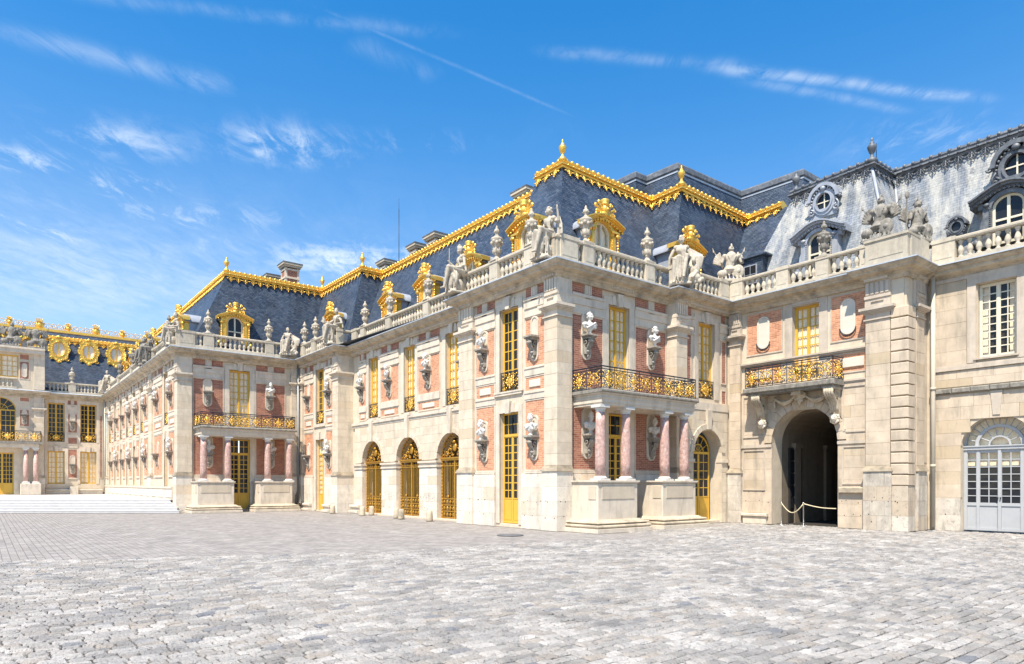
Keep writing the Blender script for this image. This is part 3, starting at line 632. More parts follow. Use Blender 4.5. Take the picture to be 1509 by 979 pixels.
def dentils(sec, F, x0, x1, z=8.74, d=.05):
    mb = MB(); n = int((x1-x0)/.085)
    for k in range(n): x = x0+k*.085; mb.box(x, x+.045, d-.01, d+.055, z-.01, z+.075)
    F.put('dentil_course', mb.mesh('dentil_course', TRIM), 0, 0, 0)

def frieze(F, x0, x1, gap=.0):
    """brick frieze between triglyphs"""
    t = F.trim; w_ = x1-x0; c = (x0+x1)/2; tw = min(.34, w_*.32)
    for a, b in ((x0, c-tw/2-.02), (c+tw/2+.02, x1)): ob('brick_panel', MB().box(a, b, F.dw-.03, F.dw+.015, 8.33, 8.66).mesh('brick_panel', BRP if F.kind == 'L' and False else BRR), F.wall, T(0, 0, 0))
    t.box(c-tw/2, c+tw/2, F.dw-.02, F.dw+.045, 8.31, 8.655)
    for k in range(4): x = c-tw/2+tw*(k+.12)/4; t.box(x, x+tw*.19, F.dw+.02, F.dw+.07, 8.33, 8.655)
    t.box(c-tw/2, c+tw/2, F.dw+.03, F.dw+.075, 8.16, 8.2)
    for k in range(5): x = c-tw/2+tw*(k+.2)/5; t.box(x, x+.035, F.dw+.03, F.dw+.07, 8.115, 8.16)
def bands(F, x0, x1, which='L', sill=True):
    t = F.trim; d = F.dw
    t.box(x0, x1, d-.02, d+.04, 7.66, 7.92); t.box(x0, x1, d-.02, d+.075, 7.92, 8.20); t.box(x0, x1, d-.02, d+.11, 8.20, 8.30)
    t.box(x0, x1, d-.02, d+.07, 7.61, 7.662)
    if which == 'L':
        t.box(x0, x1, d-.02, d+.045, 5.50, 5.75); t.box(x0, x1, d-.02, d+.07, 5.75, 5.79)
        t.box(x0, x1, d-.02, d+.045, 4.66, 4.87); t.box(x0, x1, d-.02, d+.07, 4.87, 4.92)
    if sill: t.box(x0, x1, d-.02, d+.06, 2.00, 2.07)
def brickbay(F, x0, x1, up=None, lo=None, which='L', low=True, k='', tab=True):
    bands(F, x0-.06, x1+.06, which); c = (x0+x1)/2
    F.bricks(x0, x1, 5.84 if which == 'L' else 5.05, 7.56)
    if which == 'L':
        F.bricks(x0, x1, 4.98, 5.44)
        if tab: w_ = (x1-x0)*.3; F.put('stone_tablet', cached(('tab', round(w_, 2)), lambda: MB().cbox(-w_, w_, 0, .05, 0, .26, .015).mesh('stone_tablet', TABLET)), c, F.dw, 5.08)
    if low: F.bricks(x0, x1, 2.13, 4.6 if which == 'L' else 4.34)
    frieze(F, x0, x1)
def surround(F, x, w_, z0, z1, d=.03, key=True, wd=.24):
    t = F.trim; dd = F.dw+d
    t.box(x-w_/2-wd, x-w_/2, F.dw-.02, dd, z0, z1); t.box(x+w_/2, x+w_/2+wd, F.dw-.02, dd, z0, z1); t.box(x-w_/2-wd, x+w_/2+wd, F.dw-.02, dd+.002, z1, z1+.26)
    if key:
        t.prism([(x-.11, z1-.04), (x+.11, z1-.04), (x+.16, z1+.42), (x-.16, z1+.42)], F.dw-.02, dd+.09)
        for sx in (-1, 1): a, b = sorted((x+sx*.2, x+sx*.36)); t.box(a, b, F.dw-.02, dd+.03, z1, z1+.34)

def arc_pts(c, r, a0, a1, n, y=0): return [(c[0]+r*math.cos(a0+(a1-a0)*k/n), y, c[1]+r*math.sin(a0+(a1-a0)*k/n)) for k in range(n+1)]
def spiral(mb, c, r, a0, turns, rad, y=0, n=12, sgn=1):
    mb.tube([(c[0]+r*(1-.8*k/n)*math.cos(a0+sgn*turns*2*PI*k/n), y, c[1]+r*(1-.8*k/n)*math.sin(a0+sgn*turns*2*PI*k/n)) for k in range(n+1)], rad, 4)
def rail_unit(w_, h, var, gold):
    """one panel of wrought iron: scrolls (iron) and leaf medallion (gilded)"""
    mb = MB(); r = random.Random(var)
    if not gold:
        for sx in (-1, 1):
            for sz in (.2, .5, .8): spiral(mb, (sx*w_*.30, h*sz), w_*.15, PI/2*sx, 1.1, .013, sgn=-sx if sz > .4 else sx)
            mb.tube(arc_pts((sx*w_*.5, h/2), h*.36, PI/2, PI/2+sx*PI, 8), .012, 4)
            mb.tube([(sx*w_*.5, 0, .03), (sx*w_*.5, 0, h-.02)], .015, 4); spiral(mb, (sx*w_*.12, h*.88), w_*.1, 0, 1, .012, sgn=sx); spiral(mb, (sx*w_*.12, h*.12), w_*.1, 0, 1, .012, sgn=-sx)
        return mb
    if var % 2 == 0:
        mb.ball((0, -.01, h*.5), (w_*.13, .035, h*.17), 10, 8)
        for k in range(11): a = 2*PI*k/11; mb.ball((w_*.19*math.cos(a), -.01, h*.5+h*.25*math.sin(a)), (w_*.05, .022, w_*.055), 6, 4)
        mb.ball((0, -.03, h*.86), (.04, .03, .05), 6, 5); mb.ball((0, -.03, h*.14), (.045, .03, .04), 6, 5)
    else:
        for sx in (-1, 1):
            mb.tube(arc_pts((0, h*.5), h*.3, PI/2, PI/2+sx*PI*.9, 10), .018, 4); spiral(mb, (sx*w_*.16, h*.36), w_*.1, 0, 1, .016, -.006, sgn=sx); spiral(mb, (sx*w_*.16, h*.66), w_*.1, PI, 1, .016, -.006, sgn=-sx)
        mb.ball((0, -.02, h*.5), (w_*.07, .03, h*.12), 8, 6)
    for sx in (-1, 1):
        for k, sz in enumerate((.12, .3, .5, .7, .88)): mb.ball((sx*w_*(.38+.04*math.sin(sz*19)), -.004, h*sz), (w_*.045, .018, h*.04), 6, 4)
        spiral(mb, (sx*w_*.33, h*.5), w_*.09, 0, .9, .013, -.006, sgn=sx); spiral(mb, (sx*w_*.24, h*.18), w_*.08, PI, .8, .012, -.006, sgn=-sx); spiral(mb, (sx*w_*.24, h*.82), w_*.08, PI, .8, .012, -.006, sgn=sx)
    return mb
def windowrail(F, x, w_, z, h=.74, d=None):
    o = F.put('window_railing', cached(('wr', round(w_, 2), h), lambda: MB().box(-w_/2, w_/2, -.015, .015, h-.03, h).box(-w_/2, w_/2, -.012, .012, 0, .03).mesh('window_railing', IRON)), x, F.dw-.05 if d is None else d, z)
    for n, g, v in (('iron_scrollwork', 0, 0), ('gilded_ornament', 1, 0)):
        ob(n, cached(('wrx', round(w_, 2), h, g), lambda: rail_unit(w_*.96, h-.04, v, bool(g)).mesh(n, GOLD if g else IRON)), o, T(0, 0, .02))
        if g == 0: ob(n, cached(('wrb', round(w_, 2), h), lambda: wr_bars(w_, h)), o, T(0, 0, 0))
def wr_bars(w_, h):
    mb = MB()
    for k in range(9): x = -w_/2+w_*k/8; mb.tube([(x, 0, .02), (x, 0, h-.02)], .008, 4, False)
    return mb.mesh('iron_scrollwork', IRON)

def pilaster(F, x0, x1, d=0., quoin=False, m=None, depth=.5, base=True, wrap=False, blk=9, pl=True):
    hon = F.sec.name == 'palace_wing.002'; TR = HTRIM if hon else TRIM; m = m or (HONEY if hon else None); PL = HPLINTH if hon else PLINTH
    """plinth, shaft of separate blocks, capital; outer face at d"""
    W = x1-x0
    if pl:
        F.ashlar(x0-.06, x1+.06, 0.0, 2.05, d-depth, d+.07, course=.5, blk=.6, m=PL, seed=3)
        t = MB(); t.box(x0-.10, x1+.10, d-depth, d+.11, 2.052, 2.11); t.box(x0-.075, x1+.075, d-depth, d+.085, 2.11, 2.17); t.box(x0-.04, x1+.04, d-depth, d+.05, 2.17, 2.21); t.box(x0-.015, x1+.015, d-depth, d+.02, 2.21, 2.26)
        F.put('pilaster_base', t.mesh('pilaster_base', CORN), 0, 0, 0)
    F.ashlar(x0, x1, 2.262 if pl else .7, 7.36, d-depth, d, course=.40, blk=blk, seed=5, m=m)
    t = MB()
    for e, a, b in ((.05, 7.362, 7.41), (-.0, 7.41, 7.58), (.03, 7.58, 7.62), (.075, 7.62, 7.66), (.13, 7.66, 7.71), (.17, 7.71, 7.80)): t.box(x0-e, x1+e, d-depth, d+e, a, b)
    F.put('capital', t.mesh('capital', TR), 0, 0, 0)
    t = MB(); t.box(x0-.02, x1+.02, d-depth, d+.01, 7.802, 8.12); t.box(x0-.03, x1+.03, d-depth, d+.045, 8.12, 8.22); t.box(x0-.01, x1+.01, d-depth, d+.0, 8.22, 8.68)
    for k in range(5): x = x0+W*(k+.12)/5; t.box(x, x+W*.13, d-.01, d+.035, 8.27, 8.68)
    t.box(x0+W*.25, x1-W*.25, d, d+.05, 8.0, 8.04)
    F.put('frieze_block', t.mesh('frieze_block', TR), 0, 0, 0)
    dentils(F.sec, F, x0, x1)

print('helpers ok')

# ------------------------------------------------------------------ roofs, ridges, dormers
def roof(sec, bot, top, zb, zt, inner, zi, m=None):
    off = sec.location; vs = [(x-off.x, y-off.y, zb) for x, y in bot]+[(x-off.x, y-off.y, zt) for x, y in top]+[(x-off.x, y-off.y, zi) for x, y in inner]
    n = len(bot); fs = [(r*n+i, r*n+i+1, (r+1)*n+i+1, (r+1)*n+i) for r in range(2) for i in range(n-1)]
    return ob('roof', MB().add(vs, fs).mesh('roof', m or SLATE), sec)
def fringe_mesh(m, dk=False):
    mb = MB(); w_ = .42
    mb.tube([(-.21, -.02, -.02), (.21, -.02, -.02)], .018, 4)
    for sx in (-1, 1):
        spiral(mb, (sx*.105, -.11), .075, PI/2, 1.15, .017, -.02, 12, sx); mb.tube(arc_pts((sx*.21, -.03), .13, -PI/2, -PI/2-sx*PI*.5, 5, -.02), .016, 4)
        mb.ball((sx*.10, -.03, -.215), (.022, .02, .03), 5, 4); mb.ball((sx*.21, -.03, -.165), (.03, .022, .035), 5, 4); mb.tube([(sx*.03, -.02, -.22), (sx*.08, -.025, -.27), (sx*.05, -.02, -.31)], .014, 4)
    mb.ball((0, -.03, -.08), (.034, .03, .055), 7, 5); mb.caps((0, -.03, -.13), (0, -.03, -.25), .022, .03, 6); mb.ball((0, -.03, -.31), (.04, .03, .03), 7, 5); mb.ball((0, -.03, -.365), (.02, .02, .028), 5, 4)
    return mb.mesh('fringe_ornament', m)
def ridge(sec, top, bot, zb, zt, pre=None, post=None, m=None, name='gilded_ridge', every=.42, seg=None):
    off = sec.location; rel = lambda p: (p[0]-off.x, p[1]-off.y); m = m or GOLD
    pr, po = (rel(pre) if pre else None), (rel(post) if post else None)
    mb = MB().sweep([rel(p) for p in top], [(-.3, zt+.14), (-.10, zt+.28), (.0, zt+.32), (.10, zt+.27), (.12, zt+.20), (.09, zt+.16), (.09, zt+.12), (.17, zt+.09), (.18, zt+.04), (.10, zt+.02), (.08, zt-.04), (.03, zt-.05), (-.3, zt-.05)], pr, po)
    for i, (a, b) in enumerate(zip(top, top[1:])):
        a_, b_ = Vector(rel(a)), Vector(rel(b)); L_ = (b_-a_).length; t = (b_-a_)/L_; nn = Vector((t.y, -t.x)); n = int(L_/.3)
        for k in range(n):
            p = a_+t*(k+.5)*L_/n; mb.ball((p.x+nn.x*.07, p.y+nn.y*.07, zt+.25), (.085, .085, .085), 6, 5); mb.ball((p.x+nn.x*.17, p.y+nn.y*.17, zt+.06), (.05, .05, .04), 5, 4)
    r = ob(name, mb.mesh(name, m), sec)
    fm = cached(('fr', m.name), lambda: fringe_mesh(m))
    for i, (a, b) in enumerate(zip(top, top[1:])):
        a_, b_ = Vector(rel(a)), Vector(rel(b)); L_ = (b_-a_).length; t = (b_-a_)/L_; nn = Vector((t.y, -t.x))
        ba = Vector(rel(bot[i])); h = (ba-a_).dot(nn); tilt = math.atan2(h, zt-zb); n = max(1, int(L_/every))
        for k in range(n):
            p = a_+t*(k+.5)*L_/n
            X = Vector((t.x, t.y, 0)); Z = Vector((-nn.x*math.sin(tilt), -nn.y*math.sin(tilt), math.cos(tilt))); Y = Z.cross(X)
            mx = Matrix(((X.x, Y.x, Z.x, p.x+nn.x*.07), (X.y, Y.y, Z.y, p.y+nn.y*.07), (X.z, Y.z, Z.z, zt-.04), (0, 0, 0, 1)))
            ob('fringe_ornament', fm, r, mx)
    return r
def finial(sec, x, y, z, m=None, s=1.):
    me = cached(('fin', (m or GOLD).name), lambda: MB().lathe([(.16, -.1), (.17, .02), (.10, .07), (.06, .14), (.055, .22), (.10, .27), (.14, .40), (.16, .47), (.13, .52), (.07, .56), (.085, .60), (.05, .64), (.03, .68), (.05, .72), (.015, .80)], 14).mesh('finial', m or GOLD))
    ob('finial', me, sec, Matrix.Translation((x-sec.location.x, y-sec.location.y, z)) @ Matrix.Scale(s, 4))
def dormer_meshes():
    g = MB(); n = 12; wo_, z1 = .44, 1.32
    for sx in (-1, 1):
        a, b = sorted((sx*.44, sx*.70)); g.box(a, b, -.35, 0, 0, 1.42); g.box(min(sx*.5, sx*.62), max(sx*.5, sx*.62), 0, .05, .15, 1.3)
        for k in range(22): g.ball((sx*.47, -.02, .06+k*.062), .027, 6, 4)
        for k in range(9): g.ball((sx*.76, -.03, .35+k*.11), (.05, .05, .06), 6, 5)
        g.prism([(sx*.70, .0), (sx*.98, .0), (sx*.97, .22), (sx*.80, .42), (sx*.76, .8), (sx*.70, .9)][::sx], -.22, -.02); g.ball((sx*.87, -.0, .16), (.12, .08, .13), 10, 6); g.ball((sx*.74, -.04, 1.34), (.13, .1, .09), 8, 6)
        g.box(min(sx*.42, sx*.80), max(sx*.42, sx*.80), -.3, .1, 1.42, 1.50)
    for k in range(n):
        a, b = PI*k/n, PI*(k+1)/n; A = lambda r, q, e=1.: (r*math.cos(q), z1+e*r*math.sin(q)*.95)
        g.prism([A(.44, a), A(.56, a), A(.56, b), A(.44, b)], -.3, .05); g.ball((.47*math.cos(a+.13), -.05, z1+.45*math.sin(a+.13)), .03, 6, 4)
        # spandrel up to the pediment
        g.prism([A(.55, a), (.80*math.cos(a), z1+.18+.36*math.sin(a)), (.80*math.cos(b), z1+.18+.36*math.sin(b)), A(.55, b)], -.3, -.01)
    m_ = 14
    for k in range(m_):    # segmental pediment in three steps
        x0, x1 = -1.0+2.0*k/m_, -1.0+2.0*(k+1)/m_; f = lambda x: 1.52+.30*math.cos(x/1.0*PI/2) if abs(x) < .999 else 1.52
        for e, dz, th in ((.08, 0, .06), (.14, .06, .06), (.20, .12, .05)):
            g.prism([(x0, f(x0)+dz), (x1, f(x1)+dz), (x1, f(x1)+dz+th), (x0, f(x0)+dz+th)], -.3, e)
        if k % 1 == 0: g.ball(((x0+x1)/2, -.1, f((x0+x1)/2)-.05), (.05, .04, .045), 6, 4)
    for k in range(5): g.ball((-.2+.1*k, -.09, 1.86-.3*abs(k-2)*.1), (.06, .05, .07), 6, 5)
    # crest: crowned mask, torches and palm leaves
    c = MB(); zc = 2.02
    c.ball((0, -.12, zc+.15), (.15, .13, .18), 10, 8); c.lathe([(.15, .28), (.17, .34), (.13, .38), (.18, .45), (.15, .5)], 10, 0, -.1, zc); c.ball((0, -.25, zc+.12), (.05, .05, .05)); c.ball((0, -.12, zc-.02), (.2, .1, .1))
    for sx in (-1, 1):
        for a, l, r in ((.35, .5, .05), (.8, .44, .05), (-.05, .42, .06)):
            p = (sx*l*math.cos(a), -.1, zc+.05+l*math.sin(a)); c.caps((sx*.1, -.1, zc+.05), p, .03, r, 6); c.ball(p, (.075, .06, .08), 7, 5); c.ball((p[0]+sx*.05, -.13, p[2]-.03), .045, 6, 4)
        for k in range(5): c.ball((sx*(.16+.08*k), -.13, zc-.06-.02*k+.04*math.sin(k*2)), (.06, .06, .055), 6, 5)
    l = MB(); nn = 12; r = .86
    vs = []; 
    for k in range(nn+1):
        a = PI*k/nn; vs += [(r*math.cos(a), .05, 1.50+.52*math.sin(a)), (r*math.cos(a)*.98, 1.75, 1.50+.5*math.sin(a))]
    l.add(vs, [(2*k, 2*k+2, 2*k+3, 2*k+1)[::-1] for k in range(nn)], True)
    for sx in (-1, 1): l.box(min(sx*.66, sx*.72), max(sx*.66, sx*.72), -1.6, -.3, -.1, 1.56)
    for sx in (-1, 1): l.box(min(sx*.70, sx*.88), max(sx*.70, sx*.88), -1.75, -.05, 1.46, 1.51)
    l.box(-.05, .05, -1.7, -.05, 2.0, 2.06); l.tube([(0, 1.6, 2.0), (0, 1.62, 2.2), (.08, 1.62, 2.16)], .02, 5)
    return g.mesh('dormer', GOLD), c.mesh('crest', GOLD), l.mesh('lead_roof', LEAD)
def dormer(F, x, d=-.9, z=9.74, curtain=True, near=True, s=1.):
    g, c, l = cached('dormer', dormer_meshes)
    o = F.put('dormer', g, x, d, z, 0, s*1.04); ob('crest', c, o); ob('lead_roof', l, o)
    wm = MB(); wd, ht, n = .88, 1.32, 12
    for sx in (-1, 1): wm.box(min(sx*.36, sx*.44), max(sx*.36, sx*.44), -.2, -.1, 0, ht)
    wm.box(-.04, .04, -.19, -.09, 0, ht+.4); wm.box(-.36, .36, -.188, -.1, .85, .91); wm.box(-.36, .36, -.188, -.1, 0, .08)
    for k in range(n): a, b = PI*k/n, PI*(k+1)/n; wm.prism([(.44*math.cos(a), ht+.42*math.sin(a)), (.44*math.cos(b), ht+.42*math.sin(b)), (.37*math.cos(b), ht+.35*math.sin(b)), (.37*math.cos(a), ht+.35*math.sin(a))], -.2, -.1)
    me = cached('dwin', lambda: wm.mesh('window_frame', CRM)); ob('window_frame', me, o)
    def gl(): return MB().prism([(-.38, .05), (.38, .05), (.38, ht)]+[(.38*math.cos(PI*k/n), ht+.36*math.sin(PI*k/n)) for k in range(1, n)]+[(-.38, ht)], -.16, -.15).mesh('pane', GCLR if curtain else GDARK)
    ob('pane', cached(('dpane', curtain), gl), o)
    ob('curtain' if curtain else 'dark_interior', cached(('dcur', curtain), lambda: MB().box(-.42, .42, -.26, -.24, 0, 1.72).mesh('curtain' if curtain else 'dark_interior', CURT if curtain else DARK)), o)

# ================================================================== wall line in plan (world x, y)
LINE = [(-50.4, -24), (-50.4, -11.4), (-51, -11.4), (-51, -6.9), (-23.7, -6.9), (-23.7, 0), (-18, 0), (-18, .8), (-6.01, .8), (-6.01, 0), (0, 0), (0, 5.9), (.4, 5.9), (.4, 9.4), (6.05, 9.4), (6.05, 9.2), (7.45, 9.2), (7.45, 11), (20, 11)]
def sub(i, j): return LINE[i:j+1], (LINE[i-1] if i else None), (LINE[j+1] if j+1 < len(LINE) else None)
ZT = 14.2
# base moulding, architrave follow in each section's own bands

# ------------------------------------------------------------------ A: near corner pavilion
A = section(0, 0, 'nearest brick and stone corner pavilion with a marble-columned portico and gilded balcony')
FL = Face(A, 'L', 0, 0); FR = Face(A, 'R', 0, 0); F2 = Face(A, 'R', .4, 0)
hl = [(-3.375, -2.225, .12, 4.28, 0), (-3.375, -2.225, 5.08, 8.18, 0)]
FL.wallbody(-6.0, -.25, 0, 8.7, hl)
FL.ashlar(-5.0, -3.62, 0, 1.98, -.2, -.03, course=.5, m=PLINTH, seed=11); FL.ashlar(-1.98, -.74, 0, 1.98, -.2, -.03, course=.5, m=PLINTH, seed=12)
brickbay(FL, -4.88, -3.70); brickbay(FL, -1.80, -.78)
for z0, z1, ky in ((.12, 4.28, 1), (5.08, 8.18, 1)): surround(FL, -2.8, 1.15, z0, z1, key=True, wd=.23)
FL.trim.box(-3.6, -2.0, -.14, -.05, 4.93, 5.08); FL.trim.box(-3.66, -1.94, -.14, -.03, 5.02, 5.08)
window(FL, -2.8, .14, 1.15, 4.14, cols=2, rows=8, curtain=False, panel=.85, transom=3.25)
window(FL, -2.8, 5.08, 1.15, 3.1, cols=2, rows=8, curtain=False)
windowrail(FL, -2.8, 1.15, 5.09)
bust(FL, -4.3, 5.98, 'white bust in the upper niche left of the tall window, near pavilion south face'); bust(FL, -1.28, 5.98, '', has=False)
bust(FL, -4.3, 2.45, 'white bust in the lower niche left of the tall yellow door on the near pavilion'); bust(FL, -1.28, 2.45, 'white bust in the lower niche right of the tall yellow door on the near pavilion')
pilaster(FL, -6.01, -5.04, d=0.0)
pilaster(FL, -.67, 0, d=0, depth=.69)
FR.wallbody(.25, 5.9, 0, 8.7, [(2.62, 3.74, .12, 4.22, 0), (2.62, 3.74, 4.93, 8.19, 0)])
FR.ashlar(.75, 2.3, 0, 1.98, -.2, -.03, course=.5, m=PLINTH, seed=13); FR.ashlar(4.05, 5.9, 0, 1.98, -.2, -.03, course=.5, m=PLINTH, seed=14)
brickbay(FR, .80, 2.30, which='R'); brickbay(FR, 4.08, 5.84, which='R')
surround(FR, 3.18, 1.12, .12, 4.22, key=False, wd=.27); surround(FR, 3.18, 1.12, 4.93, 8.19, wd=.27)
window(FR, 3.18, .14, 1.12, 4.06, cols=2, rows=8, curtain=False, panel=.85, transom=3.2); window(FR, 3.18, 4.93, 1.12, 3.25, cols=2, rows=8, curtain=True)
bust(FR, 1.45, 6.0, 'white bust above the balcony, left of the tall window on the portico wall', w_=.46, h=1.7); bust(FR, 4.95, 6.0, 'white bust above the balcony, right of the tall window on the portico wall', w_=.44, h=1.6)
bust(FR, 1.5, 2.5, 'white bust in shade behind the left pair of pink columns of the near portico', w_=.5, h=1.85); bust(FR, 4.95, 2.5, 'white bust in shade behind the right pair of pink columns of the near portico', w_=.5, h=1.85)
F2.wallbody(6.35, 9.85, 0, 8.7, [(7.03, 8.91, .1, 3.85, .94), (7.42, 8.52, 5.1, 8.2, 0)])
F2.ashlar(6.66, 9.38, 0, 4.62, -.22, -.04, holes=[(7.03, 8.91, 0, 3.85, .13)], course=.42, seed=21)
F2.trim.box(6.62, 9.4, -.14, -.02, 4.62, 4.93)
for x0, x1 in ((6.68, 6.92), (9.02, 9.28)): F2.bricks(x0, x1, 5.84, 7.56, BRR); F2.bricks(x0, x1, 4.98, 5.5, BRR)
bands(F2, 6.6, 7.1, 'R', False); bands(F2, 8.84, 9.4, 'R', False); surround(F2, 7.97, 1.1, 5.1, 8.2, wd=.27)
for x0, x1 in ((6.72, 6.95), (9.0, 9.25)): ob('brick_panel', MB().box(x0, x1, -.16, -.095, 8.33, 8.66).mesh('brick_panel', BRR), F2.wall)
window(F2, 7.97, 5.1, 1.1, 3.1, cols=2, rows=8, curtain=True); windowrail(F2, 7.97, 1.1, 5.11)
window(F2, 7.97, .1, 1.5, 3.55, cols=2, rows=5, curtain=False, panel=.9, arch=True, d=-.5, m=YEL)
for a in range(11):     # voussoirs of the round arch
    q0, q1 = PI*a/11+.006, PI*(a+1)/11-.006; r0, r1 = .94, 1.16
    vm = MB().prism([(r0*math.cos(q0), r0*math.sin(q0)), (r1*math.cos(q0), r1*math.sin(q0)), (r1*math.cos(q1), r1*math.sin(q1)), (r0*math.cos(q1), r0*math.sin(q1))], -.16, .02)
    ob('voussoir', vm.mesh('voussoir', BLOCK), F2.wall, T(7.97, -.02, 2.91))
F2.trim.prism([(7.87, 3.84), (8.07, 3.84), (8.13, 4.62), (7.81, 4.62)], -.14, .07)
F2.trim.box(6.66, 7.05, -.3, .02, 2.5, 2.62); F2.trim.box(8.89, 9.38, -.3, .02, 2.5, 2.62)
pilaster(F2, 5.9, 6.58, d=0, depth=.5)
cornice(A, *sub(8, 13))
for F_, a, b in ((FL, -5.9, -5.1), (FL, -3.4, -2.1), (FR, 2.6, 3.8), (FR, .75, .76), (F2, 6.7, 9.2)): dentils(A, F_, a, b)
# portico: two dadoes, four marble columns, entablature, balcony with gilded railing
def portico(F, s0, s1, cols, base_spans, near, zb=0., dep=1.4, ztop=1.74):
    e0 = dep-.13; mb = MB(); mb.box(s0+.13, s1-.13, F.dw, e0, 4.36, 4.50); mb.box(s0+.16, s1-.16, F.dw, e0-.03, 4.28, 4.36); mb.box(s0+.10, s1-.10, F.dw, e0+.03, 4.50, 4.53); mb.box(s0+.13, s1-.13, F.dw, e0, 4.53, 4.64)
    mb.box(s0+.07, s1-.07, F.dw, dep-.07, 4.64, 4.69); o = F.put('portico', mb.mesh('portico', TRIM), 0, 0, 0)
    ob('balcony_slab', MB().cbox(s0, s1, F.dw, dep, 4.69, 4.80, .03).mesh('balcony_slab', GREYST), o)
    for s in cols:
        z0 = ztop; sh = MB().lathe([(.178, z0+.14), (.182, z0+.6), (.18, z0+1.2), (.165, z0+1.9), (.152, 4.05)], 20).mesh('column', PMARB)
        ob('column_shaft', sh, o, T(s, dep-.36, 0)); k = MB(); k.box(-.24, .24, -.24, .24, z0, z0+.06); k.lathe([(.23, z0+.06), (.24, z0+.085), (.22, z0+.11), (.19, z0+.12), (.18, z0+.145)], 20)
        ob('column_base', k.mesh('column_base', MARB), o, T(s, dep-.36, 0)); c = MB(); c.lathe([(.153, 4.045), (.17, 4.06), (.156, 4.075), (.156, 4.12), (.175, 4.13), (.215, 4.19)], 20); c.box(-.225, .225, -.225, .225, 4.19, 4.282); ob('column_capital', c.mesh('column_capital', MARB), o, T(s, dep-.36, 0))
    for a, b in base_spans:
        p_ = MB(); p_.cbox(a, b, F.dw, dep-.12, zb+.40, ztop-.10, .02); p_.box(a-.035, b+.035, F.dw, dep-.085, ztop-.10, ztop-.055); p_.box(a-.06, b+.06, F.dw, dep-.06, ztop-.055, ztop)
        q = ob('dado', p_.mesh('dado', TRIM), o)
        ob('dado_panel', MB().cbox(0, b-a-.36, 0, .022, 0, .46, .012).mesh('dado_panel', PANEL), o, T(a+.18, dep-.125, zb+1.1-(.0 if zb < .1 else .2)))
        for c0, c1 in ((dep-.55, dep-.2),): ob('dado_panel', MB().box(-.02, .0, -c1, -c0, 0, .44).mesh('dado_panel', PANEL), o, Matrix.Translation((a-.0, 0, 1.1)) @ Matrix.Scale(-1, 4, (0, 1, 0)))
        if zb == 0:
            pth = [(a-.02, -F.dw), (a-.02, -(dep-.1)), (b+.02, -(dep-.1)), (b+.02, -F.dw)]
            for nm, pf, mt in (('base_plinth', [(-.05, 0), (.34, 0), (.34, .13), (.30, .14), (-.05, .14)], TRIM), ('base_torus', [(-.05, .141), (.26, .141), (.31, .17), (.325, .205), (.31, .24), (.26, .262), (.20, .265), (.20, .285), (.25, .29), (.28, .32), (.25, .355), (.14, .37), (.10, .40), (.04, .43), (-.05, .43)], CORN)):
                ob(nm, MB().sweep(pth, pf).mesh(nm, mt), o)
    r = ob('balcony_kerb', MB().box(s0+.1, s1-.1, dep-.2, dep-.1, 4.80, 4.825).mesh('balcony_kerb', TRIM), F.sec, F.m)
    h = .76; rr = ob('balcony', MB().box(s0+.09, s1-.09, F.dw+.02, dep-.21, 4.802, 4.812).mesh('balcony', GREYST), F.sec, F.m @ T(0, 0, 0))
    pts = [(s0+.1, F.dw), (s0+.1, dep-.12), (s1-.1, dep-.12), (s1-.1, F.dw)]
    railing_at(rr, pts, h, 4.80)
def railing_at(parent, pts, h, z, unit=.62):
    fr = MB()
    for (x0, d0), (x1, d1) in zip(pts, pts[1:]):
        L_ = math.hypot(x1-x0, d1-d0); a = math.atan2(-(d1-d0), x1-x0); n = max(1, round(L_/unit)); u = L_/n
        for zz_ in (z+.03, z+h-.09, z+h): fr.tube([(x0, -d0, zz_), (x1, -d1, zz_)], .016 if zz_ < z+h else .024, 4, False)
        for k in range(n+1):
            t = k/n; fr.tube([(x0+(x1-x0)*t, -(d0+(d1-d0)*t), z-.0), (x0+(x1-x0)*t, -(d0+(d1-d0)*t), z+h)], .016, 4, False)
        for k in range(n):
            t = (k+.5)/n; v = k % 2; mx = Matrix.Translation((x0+(x1-x0)*t, -(d0+(d1-d0)*t), z+.03)) @ Matrix.Rotation(a, 4, 'Z')
            ob('iron_scrollwork', cached(('ru', round(u, 2), round(h, 2), 0), lambda: rail_unit(u, h-.12, 0, False).mesh('iron_scrollwork', IRON)), parent, mx)
            ob('gilded_ornament', cached(('rg', round(u, 2), round(h, 2), v), lambda: rail_unit(u, h-.12, v, True).mesh('gilded_ornament', GOLD)), parent, mx)
    ob('handrail', fr.mesh('handrail', IRON), parent)
portico(FR, .72, 6.0, (1.02, 2.28, 4.38, 5.52), ((.66, 2.62), (3.98, 5.92)), True)
balustrade(A, LINE[9:14], LINE[8], LINE[14], 9.42,
    [(-5.62, 0, -3.85, 0), (-3.35, 0, -1.80, 0), (0, .95, 0, 1.25), (0, 1.75, 0, 4.55), (0, 5.05, 0, 5.7), (.4, 6.9, .4, 8.75)],
    [(-3.6, 0, .5, 'L'), (0, 1.5, .5, 'R'), (0, 4.8, .5, 'R'), (.4, 6.35, 1.0, 'R'), (.4, 9.08, .66, 'R'), (-5.82, 0, .4, 'L'), (-.55, 0, .9, 'L'), (-1.52, 0, .46, 'L'), (0, .55, .8, 'R')])
ob('pedestal', MB().box(-.9, -.02, -.9, .0, 9.18, 10.12).mesh('pedestal', BALU), A, T(0, -.03, 0))
